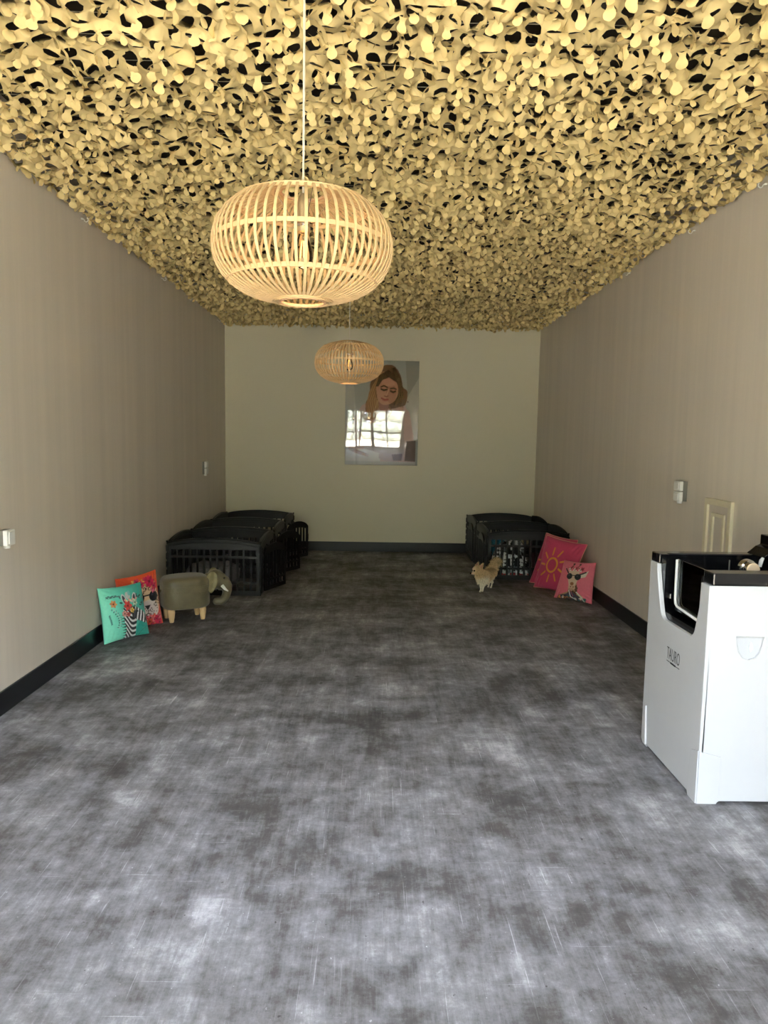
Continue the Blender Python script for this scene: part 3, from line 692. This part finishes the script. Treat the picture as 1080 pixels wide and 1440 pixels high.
def leopard():
    c = Canvas(200, 200, (228, 84, 40)); r = random.Random(9)
    c.ell(.66, .52, .30, .36, (226, 196, 160)); c.ell(.66, .70, .24, .20, (222, 210, 206))
    for k in range(150):
        a = r.uniform(0, 6.28); q = r.uniform(.5, 1); c.ell(.66+.29*q*math.cos(a), .5+.34*q*math.sin(a), .012, .010, (56, 36, 28))
    for x in (.44, .80): c.ell(x, .45, .115, .095, (20, 18, 22), -10); c.ell(x-.03, .42, .03, .02, (70, 66, 78))
    c.line([(.50, .42), (.70, .42)], .02, (30, 26, 24)); c.poly([(.55, .60), (.69, .60), (.62, .69)], (36, 26, 28)); c.line([(.62, .68), (.62, .75), (.54, .78)], .014, (40, 30, 32)); c.line([(.62, .75), (.70, .78)], .014, (40, 30, 32))
    for k in range(16): flower(c, .36+.55*r.random(), .12+.20*r.random(), .07, ((214, 40, 92), (236, 120, 150), (240, 170, 90))[k % 3], (90, 20, 40), 6, k)
    flower(c, .74, .17, .11, (216, 26, 84), (120, 10, 40), 8)
    for k in range(20): flower(c, .40+.55*r.random(), .84+.13*r.random(), .07, ((206, 24, 76), (224, 90, 60), (236, 120, 130))[k % 3], (90, 20, 40), 6, k)
    c.fill(c.U < .27, (226, 78, 38), .75); c.fill(c.U > .95, (224, 90, 52)); c.blur(1); return c
def sunart():
    c = Canvas(240, 240, (204, 62, 104)); x, y, o_ = .44, .52, (232, 160, 56)
    c.ell(x, y, .15, .15, o_); c.ell(x, y, .112, .112, (200, 60, 100))
    for k in range(9):
        a = k*2*math.pi/9+.25; c.line([(x+.20*math.cos(a), y+.20*math.sin(a)), (x+.33*math.cos(a+.05), y+.33*math.sin(a+.05))], .034, o_)
    c.blur(1); return c
def giraffe():
    c = Canvas(240, 240, (226, 112, 132)); r = random.Random(4)
    c.poly([(.42, .55), (.60, .55), (.62, .78), (.78, .86), (.86, 1), (.12, 1), (.20, .88), (.38, .80)], (176, 138, 104))
    for k in range(40): c.ell(.40+.22*r.random(), .6+.38*r.random(), .03, .022, (92, 56, 38), r.uniform(0, 180))
    c.poly([(.30, .88), (.50, .78), (.66, .86), (.84, .95), (.86, 1), (.10, 1), (.14, .9)], (70, 70, 84))
    for k in range(26): c.ell(.14+.70*r.random(), .88+.12*r.random(), .04, .03, ((226, 140, 70), (60, 110, 110), (226, 206, 190), (44, 44, 60), (140, 80, 40))[k % 5], r.uniform(0, 180))
    c.line([(.42, .76), (.48, .92), (.60, .97)], .025, (230, 230, 230)); c.line([(.46, .74), (.54, .9)], .016, (190, 90, 120)); c.line([(.62, .78), (.76, .90), (.82, 1)], .03, (206, 214, 200))
    for (a, b, q) in (((.30, .32), (.16, .16), 1), ((.64, .34), (.86, .22), 1)):
        c.poly([a, (b[0], b[1]), ((a[0]+b[0])/2+.06, (a[1]+b[1])/2+.10), (a[0]+.04, a[1]+.08)], (214, 206, 186)); c.line([a, ((a[0]*.3+b[0]*.7), (a[1]*.3+b[1]*.7)+.01)], .035, (36, 34, 36))
    c.poly([(.32, .26), (.62, .26), (.62, .46), (.56, .62), (.56, .72), (.40, .72), (.38, .60), (.32, .44)], (214, 190, 164)); c.ell(.48, .68, .10, .07, (206, 170, 140)); c.ell(.45, .66, .012, .016, (60, 40, 30)); c.ell(.52, .66, .012, .016, (60, 40, 30)); c.line([(.42, .72), (.54, .72)], .012, (90, 50, 40)); c.ell(.47, .58, .05, .04, (150, 96, 60))
    for x in (.36, .60): c.ell(x, .40, .085, .075, (22, 22, 26)); c.ell(x-.02, .38, .02, .012, (90, 90, 96))
    c.line([(.40, .37), (.56, .38)], .018, (30, 28, 28)); c.line([(.40, .20), (.40, .08)], .03, (120, 80, 60)); c.line([(.56, .2), (.58, .08)], .03, (120, 80, 60)); c.ell(.40, .07, .03, .022, (50, 32, 32)); c.ell(.585, .07, .03, .022, (50, 32, 32))
    for k in range(9): flower(c, .28+.05*k, .20+.03*math.sin(k*2), .05, ((226, 120, 130), (236, 214, 206), (160, 40, 60))[k % 3], (90, 30, 40), 5, k)
    c.blur(1); return c
def cushion(corners, th, art, back, label, N, seed, group, piping=False):
    mm, ep = pillow_mesh(*corners, th, art=art, back=back, N=N, seed=seed)
    o = link('cushion', mm, M_cush, smooth=True); tag(o, label, 'cushion', group)
    if piping:
        bm = bmesh.new(); tube(bm, ep, .0045, 6, closed=True); obj('piping', bm, M_pip, o, smooth=True)
ga, gb = 'printed cushions leaning on the left wall', 'pink cushions leaning on the right wall'
cushion(((-1.978, 5.43, 0), (-1.735, 5.75, 0), (-2.022, 5.47, .42), (-1.787, 5.74, .452)), .085, leopard(), (222, 80, 40), 'orange cushion printed with a leopard in sunglasses and pink flowers, behind the teal one', 120, 3, ga)
cushion(((-1.978, 5.11, 0), (-1.748, 5.431, 0), (-2.015, 5.10, .425), (-1.806, 5.42, .412)), .12, zebra(), (60, 180, 160), 'teal cushion printed with a zebra wearing flowers, frontmost on the left', 140, 2, ga)
sa = sunart()
cushion(((1.705, 7.66, 0), (1.99, 7.28, 0), (1.885, 7.72, .545), (2.13, 7.34, .52)), .12, sa, (204, 62, 104), 'rearmost pink piped cushion with a yellow sun, behind its twin', 80, 5, gb, True)
cushion(((1.700, 7.42, 0), (1.96, 7.02, 0), (1.83, 7.46, .555), (2.145, 7.06, .515)), .13, sa, (204, 62, 104), 'pink piped cushion with a complete yellow sun, middle one against the right wall', 120, 6, gb, True)
cushion(((1.785, 6.91, 0), (2.085, 6.636, 0), (1.885, 6.94, .375), (2.125, 6.69, .395)), .12, giraffe(), (220, 100, 122), 'small pink cushion printed with a giraffe in sunglasses, frontmost on the right', 140, 8, gb)

# ------------------------------------------------------------------ elephant stool
M_el = mat('olive_grey_leather', (106, 98, 72), rough=.36, noise=.16, nscale=14, bump=.5, bscale=70, sheen=.3)
M_elear = mat('olive_ear_leather', (134, 127, 92), rough=.45, noise=.25, nscale=30, bump=.5)
M_leg = mat('beech_legs', (226, 192, 142), rough=.5, noise=.08, nscale=14, stretch=(1, 1, .2))
M_ivory = mat('white_felt', (240, 240, 234), rough=.6, noise=.02); M_eye = mat('black_bead', (12, 12, 12), rough=.15, noise=.02)
t = thing('elephant_stool', 'olive-grey elephant-shaped stool on four wooden legs, facing right', 'stool', (-1.600, 5.905, 0), R(30))
def superell(bm, c, r, ex, ez, nu_=40, nv_=22):
    rs_ = []
    for j in range(nv_+1):
        ph = -math.pi/2+math.pi*j/nv_; cz = math.copysign(abs(math.sin(ph))**ez, math.sin(ph)); cr_ = abs(math.cos(ph))**ez
        rs_.append([bm.verts.new((c[0]+r[0]*cr_*math.copysign(abs(math.cos(2*math.pi*i/nu_))**ex, math.cos(2*math.pi*i/nu_)), c[1]+r[1]*cr_*math.copysign(abs(math.sin(2*math.pi*i/nu_))**ex, math.sin(2*math.pi*i/nu_)), c[2]+r[2]*cz)) for i in range(nu_)])
    for j in range(nv_):
        for i in range(nu_): bm.faces.new((rs_[j][i], rs_[j][(i+1) % nu_], rs_[j+1][(i+1) % nu_], rs_[j+1][i]))
    bmesh.ops.remove_doubles(bm, verts=bm.verts[:], dist=1e-5)
bm = bmesh.new(); superell(bm, (.005, 0, .205), (.198, .150, .103), .62, .3); obj('body', bm, M_el, t, smooth=True)
bm = bmesh.new(); superell(bm, (.005, 0, .285), (.1985, .1503, .092), .62, .42); bd_ = obj('seat_lid', bm, M_el, t, smooth=True)
bm = bmesh.new(); tube(bm, [(.005+.1975*math.copysign(abs(math.cos(a))**.62, math.cos(a)), .1495*math.copysign(abs(math.sin(a))**.62, math.sin(a)), .300) for a in np.linspace(0, 2*math.pi, 60, endpoint=False)], .0022, 5, closed=True); obj('piping', bm, M_el, t, smooth=True)
for x, y in ((-.13, -.085), (.13, -.085), (.13, .085), (-.13, .085)):
    bm = bmesh.new(); lathe(bm, [(.014, 0), (.018, .004), (.025, .05), (.029, .085), (.028, .108)], 16, (x, y, 0)); obj('leg', bm, M_leg, t, smooth=True)
# head with trunk: one continuous skin, turned a little towards the viewer
hd = Matrix.Translation((.262, -.01, .290)) @ Matrix.Rotation(R(-20), 4, 'Z')
bm = bmesh.new(); ell(bm, (0, 0, .03), (.080, .078, .085)); ell(bm, (.045, 0, .01), (.062, .058, .078)); ell(bm, (-.06, 0, .01), (.06, .07, .075))
tp = [(.075, 0, .01), (.102, 0, -.035), (.100, 0, -.085), (.085, 0, -.135), (.052, 0, -.168), (.012, 0, -.166)]
for q, (p_, r_) in enumerate(zip(tp, (.050, .043, .037, .033, .031, .033))): ell(bm, p_, (r_,)*3)
for q in range(5):
    for s_ in (.33, .66): a_, b_ = V(tp[q]), V(tp[q+1]); ell(bm, a_.lerp(b_, s_), ((.046-.004*q),)*3 if q < 3 else (.034,)*3)
hm = remeshed(bm, .007, 5); h_ = link('head', hm, M_el, t, smooth=True); h_.matrix_local = hd
for s_ in (-1, 1):
    bm = bmesh.new(); ell(bm, (0, 0, 0), (.056, .014, .092), seg=24)
    for vv in bm.verts:
        r_ = math.hypot(vv.co.x/.056, vv.co.z/.092); vv.co.y += (-s_ if 0 else s_)*(.018*r_*r_)+.003*math.sin(vv.co.x*120)*r_
        if vv.co.z < 0: vv.co.x *= 1-.35*(-vv.co.z/.075)
    e_ = obj('ear', bm, M_elear, h_, smooth=True); e_.location = (-.030, s_*.092, .020); e_.rotation_euler = (R(s_*6), R(8), s_*R(-26))
    bm = bmesh.new(); tube(bm, [(.060, s_*.050, -.018), (.085, s_*.066, -.045), (.112, s_*.066, -.066)], [.015, .012, .004], 10); obj('tusk', bm, M_ivory, h_, smooth=True)
    bm = bmesh.new(); ell(bm, (.078, s_*.051, .045), (.008,)*3, seg=10); obj('eye', bm, M_eye, h_, smooth=True)
bm = bmesh.new(); tube(bm, [(-.190, 0, .27), (-.205, .0, .24), (-.207, 0, .19)], [.006, .005, .004], 8); obj('tail', bm, M_el, t, smooth=True)

# ------------------------------------------------------------------ small dog
def dog():
    t = thing('dog', 'small fluffy tan long-haired dog standing before the right pen, tail raised', 'dog', (1.16, 7.22, 0))
    O = V((1.16, 7.22, 0)); bm = bmesh.new()
    def W(x, y, z): return V((x, y, z))-O
    def cap(a, b, ra, rb, n=7):
        a, b = V(a)-O, V(b)-O
        for i in range(n+1): q = i/n; ell(bm, a.lerp(b, q), ((ra+(rb-ra)*q),)*3, seg=12)
    cap((1.118, 7.155, .150), (1.175, 7.25, .158), .055, .050); cap((1.175, 7.25, .158), (1.228, 7.335, .162), .050, .050)     # trunk
    cap((1.108, 7.135, .135), (1.112, 7.14, .115), .045, .036, 3)                                                          # chest
    cap((1.105, 7.14, .175), (1.062, 7.105, .215), .045, .040, 5)                                                           # neck
    cap((1.048, 7.096, .222), (1.033, 7.087, .238), .046, .042, 3)                                                          # skull
    cap((1.015, 7.075, .212), (.986, 7.060, .203), .021, .011, 5)                                                           # muzzle
    for (s, k, f, r1) in (((1.095, 7.125, .12), (1.092, 7.12, .065), (1.088, 7.112, .014), .021), ((1.13, 7.15, .12), (1.12, 7.145, .065), (1.112, 7.135, .014), .021)):
        cap(s, k, r1, .013, 5); cap(k, f, .013, .010, 5); ell(bm, V(f)-O+V((-.006, -.008, -.003)), (.014, .015, .010), seg=10)
    for (s, kn, hk, f) in (((1.235, 7.325, .14), (1.212, 7.290, .095), (1.242, 7.345, .058), (1.232, 7.328, .013)), ((1.215, 7.355, .14), (1.192, 7.32, .095), (1.218, 7.372, .058), (1.208, 7.355, .013))):
        cap(s, kn, .034, .022, 4); cap(kn, hk, .018, .011, 5); cap(hk, f, .011, .009, 5); ell(bm, V(f)-O+V((-.006, -.008, -.003)), (.013, .015, .009), seg=10)
    tail = [(1.238, 7.355, .190), (1.250, 7.37, .225), (1.262, 7.37, .262), (1.275, 7.36, .285), (1.295, 7.35, .275)]
    for a, b in zip(tail, tail[1:]): cap(a, b, .016, .016, 3)
    for c_, tip in (((1.040, 7.115, .262), (1.058, 7.12, .312)), ((1.075, 7.095, .260), (1.102, 7.09, .303))): cap(c_, tip, .021, .006, 6)
    me = remeshed(bm, .0055, 3); n = len(me.vertices); co = np.zeros(n*3); me.vertices.foreach_get('co', co); co = co.reshape(-1, 3); w_ = co+np.array(O)
    no = np.zeros(n*3); me.vertices.foreach_get('normal', no); no = no.reshape(-1, 3)
    def shade(w, r=None):
        tan, cream, dark = lin((222, 196, 150)), lin((250, 242, 222)), lin((124, 96, 68)); out = np.tile(tan, (len(w), 1))
        k = np.clip((.15-w[:, 2])/.06, 0, 1)[:, None]; out = out*(1-k)+cream*k
        k = np.clip((w[:, 2]-.17)/.03, 0, 1)*np.clip((w[:, 1]-7.17)/.04, 0, 1)*np.clip((7.345-w[:, 1])/.02, 0, 1); k = k[:, None]*.6; out = out*(1-k)+dark*k
        k = np.clip((7.14-w[:, 1])/.03, 0, 1)*np.clip((.19-w[:, 2])/.04, 0, 1); k = k[:, None]; out = out*(1-k)+cream*k
        k = (np.clip((1.02-w[:, 0])/.02, 0, 1)*(w[:, 2] > .18))[:, None]; out = out*(1-k)+lin((226, 200, 170))*k
        return out
    set_colors(me, shade(w_)); M_skin = mat('dog_coat', (200, 170, 120), rough=.85, attr='print', noise=.15, nscale=90, bump=.6, bscale=220)
    link('body', me, M_skin, t, smooth=True)
    # coat: tapered tufts
    r = np.random.default_rng(2); vs = []; fs = []; cl = []
    body_flow = np.array([.5, .85, -.5])
    idx = r.integers(0, n, 15000); sh = shade(w_)
    for i in idx:
        w = w_[i]
        if w[2] < .055 or (w[0] < 1.03 and w[2] > .16) or np.linalg.norm(w-np.array((1.008, 7.050, .234))) < .024: continue
        tailp = w[2] > .185 and w[1] > 7.335; headp = w[1] < 7.125 and w[2] > .2
        L_ = .011 if headp else .052 if tailp else (.036 if (w[1] < 7.16 and w[2] < .21) else .022)
        if w[2] < .10 or (w[1] > 7.29 and w[2] < .14): L_ = .010
        if headp and w[2] > .262: L_ = .008
        d = no[i]*.8+(np.array([.5, .1, -.25]) if tailp else np.array([.0, -.1, -.75]) if w[1] < 7.16 else body_flow)*.75+r.normal(size=3)*.28
        d /= np.linalg.norm(d); L_ *= r.uniform(.6, 1.2); sd_ = np.cross(d, r.normal(size=3)); sd_ /= np.linalg.norm(sd_); hw = .0016
        p0 = co[i]; p1 = p0+d*L_*.55; p2 = p0+d*L_+np.array([0, 0, -.18*L_]); k = len(vs)
        vs += [p0-sd_*hw, p0+sd_*hw, p1+sd_*hw*.8, p1-sd_*hw*.8, p2]; fs += [(k, k+1, k+2, k+3), (k+3, k+2, k+4)]
        cc = sh[i]*r.uniform(.72, 1.2); cl += [cc*.8, cc*.8, cc, cc, cc*1.1]
    fm = bpy.data.meshes.new('fur'); fm.from_pydata([tuple(q) for q in vs], [], fs); set_colors(fm, np.array(cl))
    link('fur', fm, M_skin, t)['kind'] = 'stuff'
    for nm_, c_, r_ in (('eye', (1.008, 7.050, .234), .0090), ('eye', (.993, 7.080, .233), .0075), ('nose', (.972, 7.055, .208), .0090)):
        bm = bmesh.new(); ell(bm, W(*c_), (r_,)*3, seg=12); obj(nm_, bm, M_eye, t, smooth=True)
    M_pink = mat('inner_ear', (206, 160, 140), rough=.8, noise=.1)
    for c_, tip in (((1.030, 7.100, .266), (1.050, 7.112, .300)), ((1.073, 7.077, .262), (1.096, 7.080, .294))):
        bm = bmesh.new(); tube(bm, [W(*c_), (W(*c_)+W(*tip))/2, W(*tip)], [.009, .010, .003], 8); obj('inner_ear', bm, M_pink, t, smooth=True)
dog()

# ------------------------------------------------------------------ dog bath
M_tub = mat('gloss_white_panel', (198, 201, 203), rough=.22, noise=.01)
M_blk = mat('gloss_black_basin', (14, 15, 17), rough=.14, noise=.05)
M_seal = mat('white_seal', (236, 238, 236), rough=.35, noise=.02)
M_recess = mat('moulded_recess', (196, 200, 204), rough=.2, noise=.01)
TX0, TX1, TY0, TY1 = 1.400, 2.135, 2.900, 3.540
t = thing('dog_bath', 'white raised dog grooming bath with black basin and side glass door', 'dog bath', (TX0, TY0, 0))
Lx = TX1-TX0; Ly = TY1-TY0
# left side panel with the U-shaped doorway cut out of its top edge
def arc(cx, cy_, r, a0, a1, n=6): return [(cx+r*math.cos(R(a0+(a1-a0)*i/n)), cy_+r*math.sin(R(a0+(a1-a0)*i/n))) for i in range(n+1)]
HT = .953
side = [(.0, .0), (.075, .0), (.085, .012), (Ly-.085, .012), (Ly-.075, 0), (Ly-.02, 0), (Ly, .02), (Ly-.002, HT), (.555, HT), (.548, .915)]
side += [(.520, .83), (.495, .765)]+arc(.43, .752, .055, 350, 270, 6)[1:]+arc(.165, .752, .055, 270, 200, 6)+[(.083, .84), (.078, HT), (.0, HT)]
MS = Matrix(((0, 0, 1, 0), (1, 0, 0, 0), (0, 1, 0, 0), (0, 0, 0, 1)))       # u->y, v->z, w->+x
bm = bmesh.new(); plate(bm, side, [], MS, .022); obj('side_panel', bm, M_tub, t, bevel=.004)
# front panel with shield-shaped recess
FM = Matrix(((1, 0, 0, 0), (0, 0, 1, 0), (0, 1, 0, 0), (0, 0, 0, 1)))        # u->x, v->z, w->+y
shield = [(.128, .738), (.132, .700), (.142, .668), (.160, .645), (.187, .636), (.214, .645), (.230, .668), (.240, .700), (.245, .738)]
front = [(.006, 0), (.085, 0), (.10, .010), (Lx-.10, .010), (Lx-.085, 0), (Lx, 0), (Lx-.012, HT), (.018, HT)]
bm = bmesh.new(); plate(bm, front, [shield], FM, .02); obj('front_panel', bm, M_tub, t, bevel=.003)
bm = bmesh.new(); plate(bm, [(x, z) for x, z in shield], [], Matrix.Translation((0, .012, 0)) @ FM, .006)
hr = obj('handle_recess', bm, M_recess, t)
bm = bmesh.new(); tube(bm, [(x, .0, z) for x, z in shield], .0022, 6, closed=True); obj('recess_rim', bm, M_tub, hr, smooth=True)
bm = bmesh.new(); ell(bm, (.196, .008, .69), (.008, .006, .022), seg=12); obj('latch', bm, M_seal, hr, smooth=True)
# far side and back panels (plain), floor of the cabinet
obj('end_panel', bx(Lx-.02, Lx, .02, Ly-.02, 0, HT), M_tub, t, bevel=.003); obj('back_panel', bx(.022, Lx, Ly-.02, Ly, 0, HT), M_tub, t, bevel=.003)
# moulded foot ribs
def wedge(pts, th, M): b_ = bmesh.new(); plate(b_, pts, [], M, th); return b_
obj('foot_rib', wedge([(.565, .012), (.600, .012), (.588, .21)], .010, Matrix.Translation((-.008, 0, 0)) @ MS), M_tub, t, bevel=.003)
obj('foot_rib', wedge([(.0, .0), (.075, .0), (.085, .02), (.068, .215), (.0, .235)], .006, Matrix.Translation((-.005, 0, 0)) @ MS), M_tub, t, bevel=.002)
obj('foot_rib', wedge([(.0, .0), (.085, .0), (.098, .02), (.094, .21), (.0, .235)], .006, Matrix.Translation((0, -.005, 0)) @ FM), M_tub, t, bevel=.002)
# black basin: rim and inner walls
bm = bmesh.new(); Z0, Z1 = HT, 1.006
box(bm, .012, Lx-.012, -.004, .085, Z0, Z1); obj('front_rim', bm, M_blk, t, bevel=.006)
bm = bmesh.new(); box(bm, .002, Lx-.012, Ly-.07, Ly-.004, Z0, 1.0); obj('back_rim', bm, M_blk, t, bevel=.006)
obj('corner_rim', bx(.002, .05, Ly-.105, Ly-.07, Z0, 1.0), M_blk, t, bevel=.004)
bm = bmesh.new()
box(bm, .03, Lx-.03, .07, .085, .50, Z0+.01); box(bm, .03, Lx-.03, Ly-.075, Ly-.06, .50, Z0+.01); box(bm, .03, Lx-.03, .07, Ly-.06, .48, .50); box(bm, Lx-.05, Lx-.035, .07, Ly-.06, .50, Z0+.01)
box(bm, .0225, .04, .06, .125, .62, Z0+.02); box(bm, .0225, .04, .505, Ly-.06, .62, Z0+.02); box(bm, .0225, .04, .06, Ly-.06, .60, .725)
obj('basin', bm, M_blk, t)
bm = bmesh.new(); plate(bm, [(.48, .998), (.50, 1.012), (.525, 1.035), (.548, 1.045), (.548, 1.094), (Lx-.02, 1.094), (Lx-.02, .998)], [], Matrix.Translation((0, Ly-.16, 0)) @ FM, .155); obj('tap_housing', bm, M_blk, t, bevel=.006)
# glass door with white seal
M_door = bpy.data.materials.new('dark_door_glass'); M_door.use_nodes = True
nt = M_door.node_tree; nt.nodes.remove(nt.nodes['Principled BSDF'])
a = nt.nodes.new('ShaderNodeBsdfTransparent'); a.inputs[0].default_value = (.62, .70, .70, 1); g = nt.nodes.new('ShaderNodeBsdfGlossy'); g.inputs['Roughness'].default_value = .03
fr = nt.nodes.new('ShaderNodeFresnel'); fr.inputs[0].default_value = 1.5; mx = nt.nodes.new('ShaderNodeMixShader')
nt.links.new(fr.outputs[0], mx.inputs[0]); nt.links.new(a.outputs[0], mx.inputs[1]); nt.links.new(g.outputs[0], mx.inputs[2]); nt.links.new(mx.outputs[0], nt.nodes['Material Output'].inputs[0])
gd = obj('glass_door', bx(.050, .056, .095, .44, .745, .992), M_door, t)
bm = bmesh.new(); tube(bm, [(.046, .436, .990), (.046, .432, .80), (.046, .425, .778), (.046, .405, .768), (.046, .10, .752)], .006, 8); obj('door_seal', bm, M_seal, gd, smooth=True)
bm = bmesh.new()
for z in (.80,): box(bm, .042, .050, .480, .500, z-.012, z+.012)
obj('door_hinge', bm, M_chrome, gd, bevel=.003)
# tap knob and shower fittings
bm = bmesh.new(); lathe(bm, [(.024, .040), (.0285, .038), (.0300, .034), (.0305, .012), (.035, .009), (.0375, .004), (.0385, -.004), (.0385, -.02)], 32)
bmesh.ops.rotate(bm, verts=bm.verts, matrix=Matrix.Rotation(R(90), 3, 'X')); bmesh.ops.translate(bm, verts=bm.verts, vec=(.275, .22, .992))
kn = obj('tap_knob', bm, M_chrome, t); bm = bmesh.new(); lathe(bm, [(.0285, -.002), (.0295, .002), (.0285, .005), (.025, .0065)], 32); bmesh.ops.rotate(bm, verts=bm.verts, matrix=Matrix.Rotation(R(90), 3, 'X')); bmesh.ops.translate(bm, verts=bm.verts, vec=(.275, .18, .992)); obj('knob_cap', bm, mat('mirrored_wall_beige', (226, 204, 172), rough=.35, metal=.3, noise=.02), kn)  # cap's beige paints in the wall's reflection on the chrome
bm = bmesh.new(); tube(bm, [(.275, .25, .985), (.275, .30, .93), (.275, .55, .90)], .013, 10); obj('tap_pipe', bm, M_chrome, kn, smooth=True)
bm = bmesh.new(); tube(bm, [(.478, .47, 1.000), (.470, .47, .985), (.464, .47, .955)], [.007, .010, .009], 8); obj('shower_head', bm, M_seal, t, smooth=True)
obj('basin_divider', bx(.300, .304, .44, .446, .6, .990), M_rail, t)
# lettering on the side panel
def lettering(parent):
    fc = bpy.data.curves.new('lettering', 'FONT'); fc.body = 'TAURO'; fc.size = 1; fc.extrude = .004; fc.space_character = 1.0; fc.offset = -.012
    o = bpy.data.objects.new('tmp', fc); C.objects.link(o); me = evaluated(o); bpy.data.objects.remove(o)
    co = np.array([v.co[:] for v in me.vertices]); x0, x1, y0, y1 = co[:, 0].min(), co[:, 0].max(), co[:, 1].min(), co[:, 1].max()
    for v in me.vertices:
        a = (v.co.x-x0)/(x1-x0); b_ = (v.co.y-y0)/(y1-y0); v.co = (-.0008-(.0006 if v.co.z > 0 else 0), .378-.140*a, .528+.056*b_)
    link('lettering', me, mat('black_print', (30, 30, 32), rough=.5, noise=.02), parent)
    bm = bmesh.new()
    box(bm, -.0012, .001, .345, .378, .514, .5165); box(bm, -.0012, .001, .238, .271, .514, .5165)
    for k in range(9): box(bm, -.0012, .001, .278+k*.0068, .282+k*.0068, .511, .5185)
    obj('underline_print', bm, bpy.data.materials['black_print'], parent)
lettering(t)
